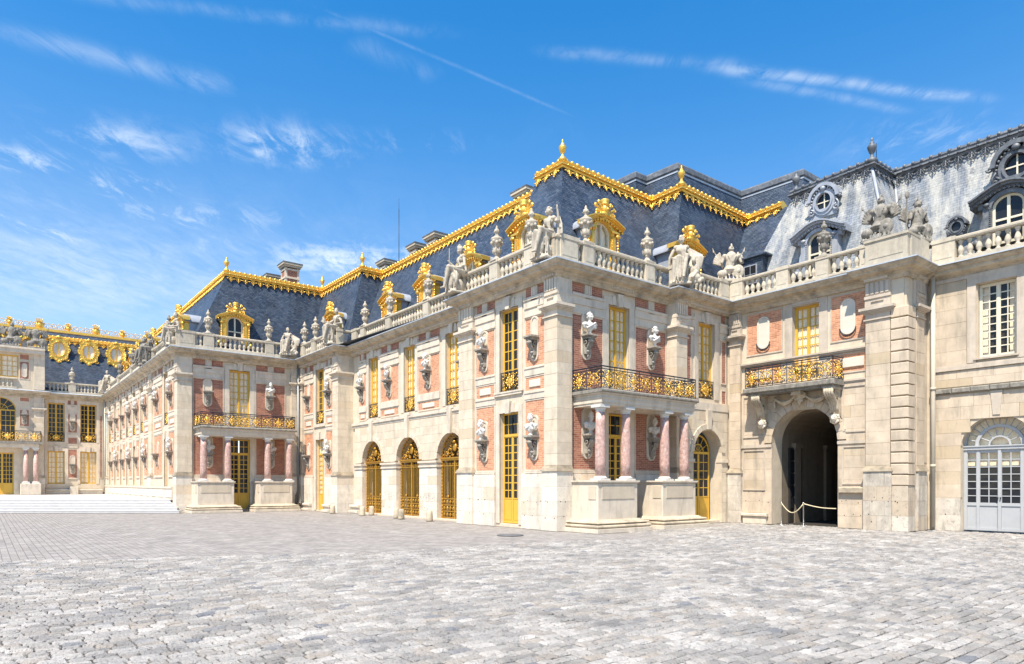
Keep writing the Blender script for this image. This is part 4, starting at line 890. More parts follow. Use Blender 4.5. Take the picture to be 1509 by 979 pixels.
# roof, and gutter floor behind the parapet, coloured dark for the roof's shade
bA = [(-5.1, 1.7), (-5.1, .9), (-.9, .9), (-.9, 6.8), (-.5, 6.8), (-.5, 10.3), (1.9, 10.3)]
tA = [(-4.3, 3.68), (-4.3, 2.73), (-2.7, 2.73), (-2.85, 8.25), (-1.15, 8.22), (-1.36, 13.5), (1.9, 13.2)]
iA = [(-5.5, 8), (-5.5, 8), (-6.5, 8), (-7, 12), (-6, 12), (-5, 17), (1.9, 17)]
roof(A, bA, tA, 9.5, ZT, iA, ZT+.5); ridge(A, tA[1:-1]+[(.6, 13.3)], bA[1:], 9.5, ZT)
finial(A, -2.7, 2.73, ZT+.3); finial(A, -1.15, 8.22, ZT+.3)
ob('gutter', MB().add([(-6.1, .05, 9.3), (-.05, .05, 9.3), (-.05, 5.9, 9.3), (.35, 5.9, 9.3), (.35, 10.5, 9.3), (-4, 10.5, 9.3), (-6.1, 3, 9.3)], [(0, 1, 2, 3, 4, 5, 6)]).mesh('gutter', LEADD), A)
dormer(FL, -2.75, curtain=True); dormer(FR, 3.15, curtain=True); dormer(F2, 7.85, curtain=False)
FL.finish(); FR.finish(); F2.finish()
urn(Matrix.Translation((-1.52, .14, 10.15)), 'stone urn just left of the seated corner statue on the near parapet'); urn(FR.world(1.5, -.14, 10.15), 'stone urn right of the seated corner statue, beside the golden dormer')
urn(FR.world(4.8, -.14, 10.15), 'stone urn between the golden dormer and the statue with a companion'); urn(Matrix.Translation((-3.6, .14, 10.15)), 'stone urn on the south parapet between two golden dormers of the near pavilion')
statue(Matrix.Translation((-.42, .06, 9.27)) @ Matrix.Rotation(.05, 4, 'Z') @ Matrix.Scale(1.1, 4), 0, 'seated draped stone figure with one arm raised, on the nearest corner of the parapet')
statue(Matrix.Translation((.35, 6.15, 9.3)) @ Matrix.Rotation(.75, 4, 'Z') @ Matrix.Scale(1.18, 4), 3, 'seated stone woman with a smaller companion beside her, right of the near golden dormer')
statue(Matrix.Translation((-5.65, -.05, 9.27)) @ Matrix.Rotation(-.25, 4, 'Z') @ Matrix.Scale(1.15, 4), 2, 'helmeted stone figure holding a staff on the left end of the near pavilion')
trophy(Matrix.Translation((.35, 9.5, 10.12)) @ Matrix.Rotation(.8, 4, 'Z') @ Matrix.Scale(1.2, 4), 1, 'stone armour trophy at the inner corner beside the small slate dormer')

# ------------------------------------------------------------------ B: arcade wing with the golden gates, and its end pavilion
B = section(-12, .8, 'arcade wing with three golden gates under yellow windows, between two projecting pavilions')
FB = Face(B, 'L', 0, .8); FP = Face(B, 'L', 0, 0)
AR = (-15.5, -11.68, -7.88); ar = 1.12
holes = [(c-ar, c+ar, 0, 3.88, ar) for c in AR]+[(c-.55, c+.55, 5.1, 8.3, 0) for c in AR]
FB.wallbody(-18.4, -5.9, 0, 8.7, holes)
ah = [(c-ar, c+ar, -1, 3.88, .16) for c in AR]
FB.ashlar(-17.6, -6.4, 2.72, 4.66, -.2, -.03, holes=ah, course=.39, seed=31)
FB.ashlar(-17.6, -6.4, 0, 2.36, -.2, -.0, holes=[(c-ar, c+ar, -1, 9, 0) for c in AR], course=.40, m=PLINTH, seed=32)
for c in AR:
    for a in range(13):
        q0, q1 = PI*a/13+.005, PI*(a+1)/13-.005; r0, r1 = ar, ar+.2
        me = cached(('vs', a), lambda: MB().prism([(r0*math.cos(q0), r0*math.sin(q0)), (r1*math.cos(q0), r1*math.sin(q0)), (r1*math.cos(q1), r1*math.sin(q1)), (r0*math.cos(q1), r0*math.sin(q1))], -.16, .03).mesh('voussoir', BLOCK)); ob('voussoir', me, FB.wall, T(c, -.02, 2.76))
    FB.trim.prism([(c-.12, 3.84), (c+.12, 3.84), (c+.17, 4.95), (c-.17, 4.95)], -.14, .1); FB.trim.box(c-.3, c+.3, -.14, .05, 4.92, 5.05)
for a, b in ((-17.6, AR[0]-ar), (AR[0]+ar, AR[1]-ar), (AR[1]+ar, AR[2]-ar), (AR[2]+ar, -6.3)):
    a -= .03; b += .03; FB.trim.box(a, b, -.55, .04, 2.38, 2.46); FB.trim.box(a-.02, b+.02, -.55, .07, 2.58, 2.68); FB.trim.box(a+.01, b-.01, -.55, .01, 2.46, 2.58)
FB.trim.box(-17.9, -6.1, -.14, -.02, 4.68, 4.80); FB.trim.box(-17.9, -6.1, -.14, .03, 4.80, 4.95)
for x0, x1 in ((-17.15, -16.35), (-14.6, -12.75), (-10.8, -8.95)):
    bands(FB, x0-.06, x1+.06, 'R', False); FB.bricks(x0, x1, 5.84, 7.56); FB.bricks(x0, x1, 5.08, 5.44); FB.trim.box(x0-.06, x1+.06, -.14, -.06, 5.5, 5.78)
    ob('stone_tablet', MB().cbox(x0+(x1-x0)*.22, x1-(x1-x0)*.22, -.12, -.07, 5.16, 5.36, .012).mesh('stone_tablet', TABLET), FB.wall)
    frieze(FB, x0, x1)
for c in AR:
    surround(FB, c, 1.1, 5.1, 8.3, wd=.25); window(FB, c, 5.1, 1.1, 3.2, cols=2, rows=8, curtain=True); windowrail(FB, c, 1.1, 5.11)
bust(FB, -16.75, 6.0, 'white bust on the arcade wing wall nearest its far end pavilion'); bust(FB, -13.65, 6.0, 'white bust between the first and second arcade windows from the far end'); bust(FB, -9.85, 6.0, 'white bust between the second and third arcade windows from the far end')
bust(FB, -6.85, 6.0, 'white bust half hidden behind the near pavilion edge, right of the last arcade window')
dentils(B, FB, -17.8, -6.2)
# golden gates
def gate_meshes():
    W = ar*2; g = MB(); r = ar-.04
    for sx in (-1, 0, 1): x = sx*(ar-.09) if sx else 0; g.box(x-.05, x+.05, -.04, .04, 0, 2.66)
    for z in (.06, .34, .62, .9, 2.38): g.box(-ar+.05, ar-.05, -.025, .025, z-.02, z+.02)
    g.box(-ar+.02, ar-.02, -.06, .07, 2.62, 2.70); g.box(-ar+.02, ar-.02, -.04, .1, 2.70, 2.76)
    nb = 16
    for k in range(1, nb):
        x = -ar+.1+(W-.2)*k/nb; g.tube([(x, 0, .06), (x, 0, 2.5)], .013, 4, False)
        if k % 2: g.caps((x, 0, 2.2), (x, 0, 2.34), .02, .006, 5)
    for k in range(18): z = .12+k*.14; 
    o = MB()
    for sx in (-1, 1):
        for k in range(17): o.ball((sx*(ar-.09), -.05, .12+.15*k), (.04, .02, .055), 6, 4)
    for k in range(8):
        x = -ar+.1+(W-.2)*(k+.5)/8; o.tube([(x+.06*math.cos(a), -.01, 2.5+.06*math.sin(a)) for a in [j*PI/4 for j in range(8)]], .012, 4, closed=True)
        for z, s in ((.2, 1), (.48, 1.1), (.76, 1)): o.ball((x, -.02, z), (.05*s, .02, .085*s), 6, 4); spiral(o, (x-.05, z), .045, 0, .9, .010, -.01, 8); spiral(o, (x+.05, z), .045, PI, .9, .010, -.01, 8, -1)
    for k in range(2): o.ball(((-1, 1)[k]*.55, -.04, 1.0), (.09, .03, .07), 8, 5)
    t = MB(); n = 20
    for rr, th in ((r, .035), (r*.82, .022)): t.tube([(rr*math.cos(PI*k/n), 0, 2.76+rr*math.sin(PI*k/n)) for k in range(n+1)], th, 5)
    for k in range(15): a = PI*(k+.5)/15; t.ball((r*.91*math.cos(a), -.01, 2.76+r*.91*math.sin(a)), (.045, .02, .045), 6, 4)
    t.ball((0, -.04, 2.76+r*.40), (.16, .05, .19), 10, 7); t.lathe([(.1, 0), (.13, .08), (.06, .12)], 8, 0, -.04, 2.76+r*.58)
    for k in range(9): a = PI*k/8; t.caps((.14*math.cos(a), -.02, 2.76+.4+.14*math.sin(a)), (.25*math.cos(a), -.02, 2.76+.4+.25*math.sin(a)), .012, .02, 4)
    for sx in (-1, 1):
        spiral(t, (sx*.45, 2.76+.32), .22, PI/2, 1.4, .026, -.01, 18, sx); spiral(t, (sx*.68, 2.76+.18), .15, 0, 1.2, .022, -.01, 14, sx); spiral(t, (sx*.3, 2.76+.68), .14, PI, 1.2, .02, -.01, 14, -sx); spiral(t, (sx*.22, 2.76+.14), .11, 0, 1.1, .02, -.01, 12, sx)
        for k in range(6): t.ball((sx*(.2+.1*k), -.03, 2.76+.1+.07*math.sin(k*2.2)+.2*(k % 2)), (.045, .02, .05), 6, 4)
    return g.mesh('gate', GOLDD), o.mesh('gate_ornament', GOLDD), t.mesh('tympanum', GOLDD)
gm = gate_meshes()
for c in AR:
    g = FB.put('gate', gm[0], c, -.27, .04); ob('gate_ornament', gm[1], g); ob('tympanum', gm[2], g)
# passage behind the gates
ob('gallery_wall', MB().box(-18, -6, -4.2, -4.0, 0, 4.6).box(-18, -6, -4.2, -.6, 4.3, 4.5).box(-18, -17.8, -4.2, -.6, 0, 4.4).box(-6.2, -6, -4.2, -.6, 0, 4.4).box(-14.0, -13.4, -4, -3.4, 0, 4.3).box(-10.1, -9.5, -4, -3.4, 0, 4.3).mesh('gallery_wall', CORN), B, FB.m)
for c in AR: window(FB, c+.2, .1, 1.7, 3.3, cols=2, rows=6, curtain=False, near=False, m=WHT, d=-3.95, dark_room=False, name='inner_door')
ob('gate_sill', MB().box(-17.5, -6.3, -.5, .12, -.05, .05).mesh('gate_sill', PLINTH), B, FB.m)
# end pavilion (south face)
FP.wallbody(-24.3, -18.05, 0, 8.7, [(-21.35, -20.15, .05, 4.2, 0), (-21.35, -20.15, 5.1, 8.3, 0)])
FP.ashlar(-23.6, -21.7, 0, 1.98, -.2, -.03, course=.5, m=PLINTH, seed=41); FP.ashlar(-19.85, -18.8, 0, 1.98, -.2, -.03, course=.5, m=PLINTH, seed=42)
brickbay(FP, -23.1, -21.75); brickbay(FP, -19.8, -18.85)
surround(FP, -20.75, 1.2, .05, 4.2); surround(FP, -20.75, 1.2, 5.1, 8.3); FP.trim.box(-21.6, -19.9, -.14, -.05, 4.93, 5.1)
window(FP, -20.75, .08, 1.2, 4.1, cols=2, rows=8, curtain=True, panel=.85, transom=3.2); window(FP, -20.75, 5.1, 1.2, 3.2, cols=2, rows=8, curtain=False); windowrail(FP, -20.75, 1.2, 5.11)
bust(FP, -22.4, 6.0, '', has=False); bust(FP, -22.4, 2.45, '', has=False); bust(FP, -19.3, 6.0, 'white bust in the upper niche beside the far pilaster of the arcade wing end pavilion'); bust(FP, -19.3, 2.45, 'white bust in the lower niche beside the narrow yellow door of the arcade end pavilion')
pilaster(FP, -18.72, -18.0, d=0, depth=1.1); pilaster(FP, -23.72, -23.25, d=0, depth=.3)
cornice(B, LINE[5:9], LINE[4], LINE[9])
balustrade(B, [(-23.7, 0), (-18, 0), (-18, .8), (-6.3, .8)], (-23.7, -6.9), None, 9.42,
    [(-22.9, 0, -21.75, 0), (-21.2, 0, -19.0, 0), (-17.3, .8, -16.8, .8), (-16.3, .8, -13.95, .8), (-13.4, .8, -10.2, .8), (-9.7, .8, -6.4, .8)],
    [(-23.3, 0, .7, 'L'), (-21.48, 0, .5, 'L'), (-18.4, 0, .8, 'L'), (-16.55, .8, .5, 'L'), (-13.68, .8, .5, 'L'), (-9.95, .8, .5, 'L'), (-17.6, .8, .6, 'L')])
dentils(B, FP, -23.5, -18.1)
bB = [(-24.6, .9), (-18.9, .9), (-18.9, 1.7), (-5.1, 1.7)]; tB = [(-25.5, 2.3), (-19.7, 2.3), (-19.7, 3.68), (-4.3, 3.68)]; iB = [(-27, 8), (-19.7, 8), (-19.7, 8), (-5.5, 8)]
roof(B, bB, tB, 9.5, ZT, iB, ZT+.5); ridge(B, tB, bB, 9.5, ZT, pre=(-25.5, -3.8)); finial(B, -19.7, 2.3, ZT+.3)
ob('gutter', MB().add([(-12, -.75, 9.3), (-6, -.75, 9.3), (6, 0.05, 9.3), (6, 2, 9.3), (-13, 2, 9.3), (-13, -.75, 9.3)], [(0, 1, 2, 3, 4, 5)]).mesh('gutter', LEADD), B)  # dark gutter colour stands in for shade behind the balusters
for x in (-7.6, -11.4, -15.2): dormer(FB, x, near=False)
dormer(FP, -20.9, curtain=False)
FB.finish(); FP.finish()
for x, y, t in ((-21.48, .14, 'stone urn on the parapet of the arcade end pavilion, left of its seated statue'), (-16.55, .94, 'stone urn right of the golden dormer above the first arcade window'), (-13.68, .94, 'stone urn on the arcade parapet between first and second dormers'), (-9.95, .94, 'stone urn on the arcade parapet between second and third dormers')):
    urn(Matrix.Translation((x, y, 10.15)), t)
statue(Matrix.Translation((-18.35, .06, 9.27)) @ Matrix.Rotation(.15, 4, 'Z') @ Matrix.Scale(1.18, 4), 1, 'seated stone figure on the corner of the arcade end pavilion')
# ------------------------------------------------------------------ E: gateway wing
E_ = section(.4, 9.4, 'stone gateway wing with a large dark carriage arch under a gilded balcony')
FE = Face(E_, 'L', 0, 9.4, dw=-.1); FQ = Face(E_, 'L', 0, 9.2, dw=-.1); FQR = Face(E_, 'R', 7.45, 0, dw=-.1)
ac, rr_, zs = 3.65, 1.32, 3.25
FE.wallbody(-.3, 6.2, 0, 8.8, [(ac-rr_, ac+rr_, 0, zs+rr_, rr_), (3.18, 4.24, 5.45, 8.5, 0)], th=.7)
eh = [(ac-rr_, ac+rr_, -1, zs+rr_, .3), (3.18, 4.24, 5.45, 8.5, 0)]
FE.ashlar(.98, 6.06, 0, 3.08, -.18, -.02, holes=[(ac-rr_, ac+rr_, -1, 9, 0)], course=.44, seed=51, blk=.8, m=HONEY)
FE.ashlar(.98, 6.06, 3.2, 5.30, -.18, -.03, holes=eh, course=.42, seed=52, blk=.8, m=HONEY)
FE.trim.box(.98, 2.33, -.12, .02, 3.08, 3.2); FE.trim.box(4.97, 6.06, -.12, .02, 3.08, 3.2)
for a in range(15):
    q0, q1 = PI*a/15+.005, PI*(a+1)/15-.005; r0, r1 = rr_, rr_+.32
    ob('voussoir', MB().prism([(r0*math.cos(q0), r0*math.sin(q0)), (r1*math.cos(q0), r1*math.sin(q0)), (r1*math.cos(q1), r1*math.sin(q1)), (r0*math.cos(q1), r0*math.sin(q1))], -.15, .025).mesh('voussoir', HONEY), FE.wall, T(ac, -.02, zs))
# raised frames of the rusticated side panels
def frame(F, x0, x1, z0, z1, d, wd=.05, th=.025):
    t = F.trim; t.box(x0, x1, d-.02, d+th, z0, z0+wd); t.box(x0, x1, d-.02, d+th, z1-wd, z1); t.box(x0, x0+wd, d-.02, d+th-.001, z0+wd, z1-wd); t.box(x1-wd, x1, d-.02, d+th-.001, z0+wd, z1-wd)
for x0, x1 in ((1.06, 2.05), (5.15, 6.0)): frame(FE, x0, x1, 3.5, 5.2, -.02); frame(FE, x0, x1, 1.35 if x0 < 3 else 1.6, 3.0, -.01)
FE.trim.box(.98, 6.06, -.12, -.02, 5.30, 5.36) ; FE.trim.box(.98, 6.06, -.12, .02, 5.36, 5.43); FE.trim.box(.98, 6.06, -.12, 0.0, 6.44, 6.50); FE.trim.box(.98, 6.06, -.12, .045, 6.50, 6.56)
for x0, x1 in ((1.22, 2.72), (4.72, 5.98)):
    FE.bricks(x0, x1, 6.9, 8.54, BRP); FE.bricks(x0, x1, 5.72, 6.36, BRP); FE.put('stone_tablet', MB().cbox(-.45, .45, 0, .06, 0, .34, .015).mesh('stone_tablet', TABLET), (x0+x1)/2-(.1 if x0 < 3 else -.1), FE.dw+.01, 5.87)
    F_ = FE; F_.put('niche_plate', cached('npE', lambda: niche_mesh(.54, 1.30, TABLET)), (x0+x1)/2-.02, FE.dw+.01, 7.08)
    sb = MB(); n = 10; sb.tube([(.29*math.cos(PI+PI*k/n), -.07, .27+.29*math.sin(PI+PI*k/n)) for k in range(n+1)], .022, 5); FE.put('iron_cradle', sb.mesh('iron_cradle', IRON), (x0+x1)/2-.02, FE.dw+.01, 7.05)
surround(FE, 3.71, 1.06, 5.45, 8.5, key=False, wd=.32); FE.trim.box(3.2, 4.2, -.1, -.03, 8.55, 8.8)
window(FE, 3.71, 5.45, 1.06, 3.05, cols=2, rows=8, curtain=True, d=-.3)
for F_, a, b in ((FP, -23.5, -21.75), (FB, -17.85, -16.8), (FP, -19.8, -18.85)): F_.put('stone_bench', MB().cbox(a, b, -.02, .20, .30, .44, .03).cbox(a+.03, b-.03, -.02, .12, .14, .30, .01).cbox(a, b, -.02, .24, 0, .14, .02).mesh('stone_bench', TRIM), 0, 0, 0)
# benches of stone at the foot of the wall
for x0, x1 in ((1.05, 2.2),): FE.put('stone_bench', MB().cbox(x0, x1, -.02, .16, .30, .42, .02).cbox(x0+.05, x1-.05, -.02, .1, .0, .3, .01).mesh('stone_bench', TRIM), 0, 0, 0)
FE.put('stone_ledge', MB().cbox(5.05, 6.0, -.02, .12, 1.28, 1.5, .03).mesh('stone_ledge', CORN), 0, 0, 0)
pilaster(FE, .46, .96, d=.06, depth=.3, base=True)
cornp, prr, poo = sub(13, 17); cornice(E_, cornp, prr, poo)
# balcony on lion brackets with garlands
bal = FE.put('balcony', MB().cbox(1.52, 5.22, -.1, .76, 5.22, 5.42, .03).box(1.6, 5.14, -.1, .66, 5.14, 5.22).mesh('balcony', GREYST), 0, 0, 0)
railing_at(bal, [(1.6, -.1), (1.6, .68), (5.14, .68), (5.14, -.1)], .82, 5.42, .59)
for x in (2.02, 4.95):
    k = MB(); 
    for dx in (-.13, -.045, .045, .13): k.tube([(dx, -.62, 5.1), (dx, -.66, 4.95), (dx, -.5, 4.78), (dx*.9, -.3, 4.62), (dx*.85, -.22, 4.4), (dx*.8, -.17, 4.2)], .06, 6)
    k.box(-.2, .2, -.1, .66, 5.06, 5.14); k.box(-.15, .15, -.1, .2, 4.1, 5.1); k.box(-.14, .14, -.1, .45, 4.75, 5.1)
    q = FE.put('balcony_bracket', k.mesh('balcony_bracket', CORN), x, 0, 0); ob('lion_head', cached('lion', lion_mesh), q, T(0, .12, 4.02))
k = MB()
for sx in (-1, 1):
    P0 = Vector((3.62+sx*.22, -.12, 5.0)); P1 = Vector((3.62+sx*1.08, -.1, 5.02))
    for j in range(3): k.tube([P0.lerp(P1, t)+Vector((0, -.03*j, -(.30-.06*j)*math.sin(PI*t)-.02*j)) for t in [i/12 for i in range(13)]], .05, 6)
    k.tube([P1, P1+Vector((sx*.02, 0, -.2)), P1+Vector((-sx*.01, 0, -.42))], .045, 6)
k.ball((3.62, -.18, 4.93), (.16, .14, .18)); k.caps((3.62, -.2, 4.75), (3.62, -.14, 4.62), .07, .03); k.ball((3.45, -.22, 5.05), .09); k.ball((3.80, -.22, 5.05), .09)
for j in range(7): a = j*.9; k.ball((3.62+.17*math.cos(a), -.2, 4.93+.17*math.sin(a)), .06, 6, 5)
k.box(3.42, 3.82, -.1, .5, 5.0, 5.14)
FE.put('garland', sculpt('garland', k, .02, CORN), 0, .02, 0)
# pillar with rusticated corner
FQ.core(6.1, 7.3, 0, 8.75, -1.8, -.06); FQR.core(9.3, 11.0, 0, 8.75, -.6, -.08)
pilaster(FQ, 6.06, 6.88, d=.0, depth=.3); FQ.ashlar(6.92, 7.45, 0, 1.55, -.55, .0, course=.52, m=HPLINTH, seed=61, blk=9)
nq = 16
for k in range(nq):   # rusticated quoins, each block proud with a sunk joint
    z0 = 1.56+k*(7.70-1.56)/nq; h = (7.70-1.56)/nq; ob('quoin', cached('quoin', lambda: MB().cbox(6.90, 7.47, -.60, .02, .012, h-.03, .02).mesh('quoin', HONEY)), FQ.wall, T(0, 0, z0))
# east return of the pillar
pilaster(FQR, 9.98, 10.62, d=-.02, depth=.3)
FQR.bricks(10.68, 10.92, 2.4, 7.4, BRR); FQR.ashlar(9.78, 11.0, 0, 1.95, -.3, -.04, course=.5, m=HPLINTH, seed=62)
FQR.trim.box(9.78, 10.95, -.12, -.03, 7.7, 8.7)
# raised die above the pillar, trophies on it
dentils(E_, FQ, 6.1, 6.9); dentils(E_, FE, 2.2, 5.2) if False else None
balustrade(E_, LINE[13:18], LINE[12], LINE[18], 9.42, [(1.05, 9.4, 2.55, 9.4), (3.05, 9.4, 4.15, 9.4), (4.65, 9.4, 5.75, 9.4)],
    [(.75, 9.4, .6, 'L'), (2.8, 9.4, .5, 'L'), (4.4, 9.4, .5, 'L'), (5.98, 9.4, .4, 'L')])
ob('pedestal', MB().box(6.06, 7.45, -.9, .03, 9.2, 10.18).box(6.02, 7.49, -.94, .07, 10.10, 10.18).box(6.2, 7.3, .03, .045, 9.5, 10.0).mesh('pedestal', BALU), E_, Matrix.Translation((-.4, -.2, 0)))
ob('pedestal', MB().box(-1.8, -.3, -.35, .03, 9.2, 10.155).mesh('pedestal', BALU), E_, Matrix.Translation((7.45-.4, 0, 0)) @ Matrix.Rotation(PI/2, 4, 'Z') @ Matrix.Translation((1.8, 0, 0)))
urn(Matrix.Translation((4.4, 9.54, 10.15)), 'grey stone urn in front of the arched slate dormer above the gateway balcony', GREYST)
trophy(Matrix.Translation((6.35, 9.6, 10.18)) @ Matrix.Scale(1.2, 4), 1, 'winged helmeted stone trophy on the gateway pillar, larger and nearer of the two', GREYST)
trophy(Matrix.Translation((7.12, 10.75, 10.18)) @ Matrix.Rotation(1.2, 4, 'Z') @ Matrix.Scale(1.15, 4), 2, 'helmeted stone trophy on the gateway pillar, behind its larger twin', GREYST)
# carriage passage
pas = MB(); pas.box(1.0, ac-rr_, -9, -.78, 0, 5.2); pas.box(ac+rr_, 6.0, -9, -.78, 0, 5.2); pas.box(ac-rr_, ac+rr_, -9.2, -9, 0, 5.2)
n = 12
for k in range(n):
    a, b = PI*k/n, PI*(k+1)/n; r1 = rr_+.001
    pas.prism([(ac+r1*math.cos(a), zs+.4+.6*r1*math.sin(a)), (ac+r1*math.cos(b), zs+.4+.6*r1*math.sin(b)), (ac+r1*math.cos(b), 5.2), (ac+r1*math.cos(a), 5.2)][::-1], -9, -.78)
pas2 = MB(); pas2.box(ac-rr_, ac+rr_, -9, -.4, -.02, .012); pas2.box(ac-.1, ac+rr_, -4.3, -4.2, 0, 4.6); pas2.box(ac-rr_+.1, ac+rr_, -8.9, -6.4, 0, 4.6)  # near-black floor plus added upright screens that paint in the passage's darkness
pw = ob('passage', pas.mesh('passage', PASS), E_, FE.m); ob('passage_dark_fill', pas2.mesh('passage_dark_fill', DARK), pw)
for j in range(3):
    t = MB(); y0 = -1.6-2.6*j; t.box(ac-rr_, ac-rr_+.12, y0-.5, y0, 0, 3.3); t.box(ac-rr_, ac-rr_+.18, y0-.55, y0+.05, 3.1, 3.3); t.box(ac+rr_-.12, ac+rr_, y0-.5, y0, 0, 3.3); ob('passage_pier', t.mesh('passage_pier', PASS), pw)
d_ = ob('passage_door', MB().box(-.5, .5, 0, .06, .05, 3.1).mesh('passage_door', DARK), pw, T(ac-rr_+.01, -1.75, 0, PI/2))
for i in range(2):
    for j in range(5): ob('pane', cached('pdp', lambda: MB().box(-.2, .2, 0, .02, 0, .42).mesh('pane', GDARK)), d_, T(-.24+.48*i, .07, .6+.5*j))
lamp = MB(); lamp.tube([(0, 0, 4.2), (0, 0, 3.9)], .01, 4); lamp.lathe([(.05, 3.45), (.13, 3.55), (.15, 3.85), (.05, 3.92)], 8); q = ob('passage_lantern', lamp.mesh('passage_lantern', IRON), pw, T(ac+.5, -3.2, 0))
# slate roof of the gateway wing
roof(E_, [(.2, 11.5), (.2, 10.15), (6.55, 10.15), (6.55, 12.2)], [(2.4, 12.4), (2.4, 10.95), (5.62, 10.72), (5.66, 12.4)], 9.4, 13.45, [(3, 16), (3, 16), (5, 16), (6, 16)], 13.8, SLATEW)
def lead_ridge(sec, top, bot, zb, zt, pre=None, post=None): return ridge(sec, top, bot, zb, zt, pre, post, LEADD, 'lead_ridge', .40)
lead_ridge(E_, [(2.4, 12.4), (2.4, 10.95), (5.62, 10.72), (5.66, 12.4)], [(.2, 11.5), (.2, 10.15), (6.55, 10.15), (6.55, 12.2)], 9.4, 13.45, post=(9, 12.4))
finial(E_, 5.62, 10.72, 13.7, LEADD, 1.05); finial(E_, 2.5, 11.0, 13.7, LEADD, 1.05)
ob('hip_flashing', MB().tube([(6.56-.4, 10.13-9.4, 9.45), (5.63-.4, 10.70-9.4, 13.4)], .06, 5).mesh('hip_flashing', LEAD), E_); ob('lightning_rod', MB().tube([(5.7-.4, 10.9-9.4, 13.6), (5.7-.4, 10.9-9.4, 14.35)], .012, 4).mesh('lightning_rod', IRON), E_)
ob('gutter', MB().add([(0, 0.05, 9.32), (7, -.1, 9.32), (7, 2.5, 9.32), (0, 2.5, 9.32)], [(0, 1, 2, 3)]).mesh('gutter', LEADD), E_)  # gutter darkened to imitate roof shade between the balusters
# shed dormer in the corner
sd = MB(); sd.box(-.55, .55, -1.2, 0, 0, 1.35); sd.box(-.75, .75, -1.4, .12, 1.35, 1.42)
o = ob('shed_dormer', sd.mesh('shed_dormer', SLATE), E_, Matrix.Translation((.62, .62, 9.75))); ob('window_frame', MB().box(-.3, .3, 0, .03, .25, 1.05).mesh('window_frame', LEAD), o)
for i in range(2):
    for j in range(2): ob('pane', cached('shp', lambda: MB().box(-.12, .12, .03, .04, 0, .33).mesh('pane', GDARK)), o, T(-.135+.27*i, 0, .31+.37*j))
def lead_dormer_meshes():
    g = MB(); n = 12; z1 = 1.25
    for sx in (-1, 1):
        g.box(min(sx*.46, sx*.72), max(sx*.46, sx*.72), -1.2, 0, 0, 1.45); g.prism([(sx*.72, 0), (sx*1.02, 0), (sx*1.0, .2), (sx*.84, .4), (sx*.8, .8), (sx*.72, 1.0)][::sx], -.3, -.03); g.ball((sx*.92, .0, .17), (.11, .08, .12), 8, 6); g.ball((sx*.6, -.05, 1.38), (.1, .06, .07), 8, 6)
        for k in range(18): g.ball((sx*.5, -.03, .1+.07*k), .028, 6, 4)
    for k in range(n):
        a, b = PI*k/n, PI*(k+1)/n; A_ = lambda r, q, e=1.: (r*math.cos(q), z1+e*r*math.sin(q))
        g.prism([A_(.46, a, .8), A_(.60, a, .85), A_(.60, b, .85), A_(.46, b, .8)], -.4, .04)
    m_ = 16
    for k in range(m_):
        x0, x1 = -1.08+2.16*k/m_, -1.08+2.16*(k+1)/m_; f = lambda x: 1.46+.42*math.cos(x/1.08*PI/2)**1.3 if abs(x) < 1.079 else 1.46
        for e, dz, th in ((.08, -.1, .1), (.18, 0, .08), (.28, .08, .06)): g.prism([(x0, f(x0)+dz), (x1, f(x1)+dz), (x1, f(x1)+dz+th), (x0, f(x0)+dz+th)], -1.3, e)
        g.ball(((x0+x1)/2, -.1, f((x0+x1)/2)-.09), (.05, .04, .05), 6, 4)
    for x in (-.75, -.6, .6, .75): g.box(x-.12, x+.12, -.3, -.02, 1.3, 1.5)
    e = MB(); n = 24
    for r0, r1, d in ((.36, .44, .1), (.44, .56, .04)):
        for k in range(n): a, b = 2*PI*k/n, 2*PI*(k+1)/n; e.prism([(r0*math.cos(a), 1.15*r0*math.sin(a)), (r1*math.cos(a), 1.15*r1*math.sin(a)), (r1*math.cos(b), 1.15*r1*math.sin(b)), (r0*math.cos(b), 1.15*r0*math.sin(b))], -.8, d)
    for k in range(14): a = PI*(.0+k/13); e.ball((.60*math.cos(a), -.06, .64*math.sin(a)), (.055, .05, .055), 6, 5)
    for k in range(10): a, b = PI*k/10, PI*(k+1)/10; e.prism([(.62*math.cos(a), .1+.64*math.sin(a)), (.78*math.cos(a), .1+.80*math.sin(a)), (.78*math.cos(b), .1+.80*math.sin(b)), (.62*math.cos(b), .1+.64*math.sin(b))], -.8, .16)
    for sx in (-1, 1):
        spiral(e, (sx*.62, -.42), .17, PI/2, 1.2, .05, -.04, 12, sx); spiral(e, (sx*.80, .12), .12, PI, 1.1, .04, -.05, 10, -sx); e.tube([(sx*.6, -.04, .0), (sx*.72, -.04, -.25), (sx*.66, -.04, -.6)], .05, 6); e.ball((sx*.3, -.1, .66), (.1, .06, .07))
    e.ball((0, -.12, .62), (.14, .1, .12)); e.box(-.6, .6, -.8, -.02, -.72, -.55); e.box(-.5, .5, -.6, -.03, -.55, -.3)
    return g, e
gL, eL = lead_dormer_meshes()
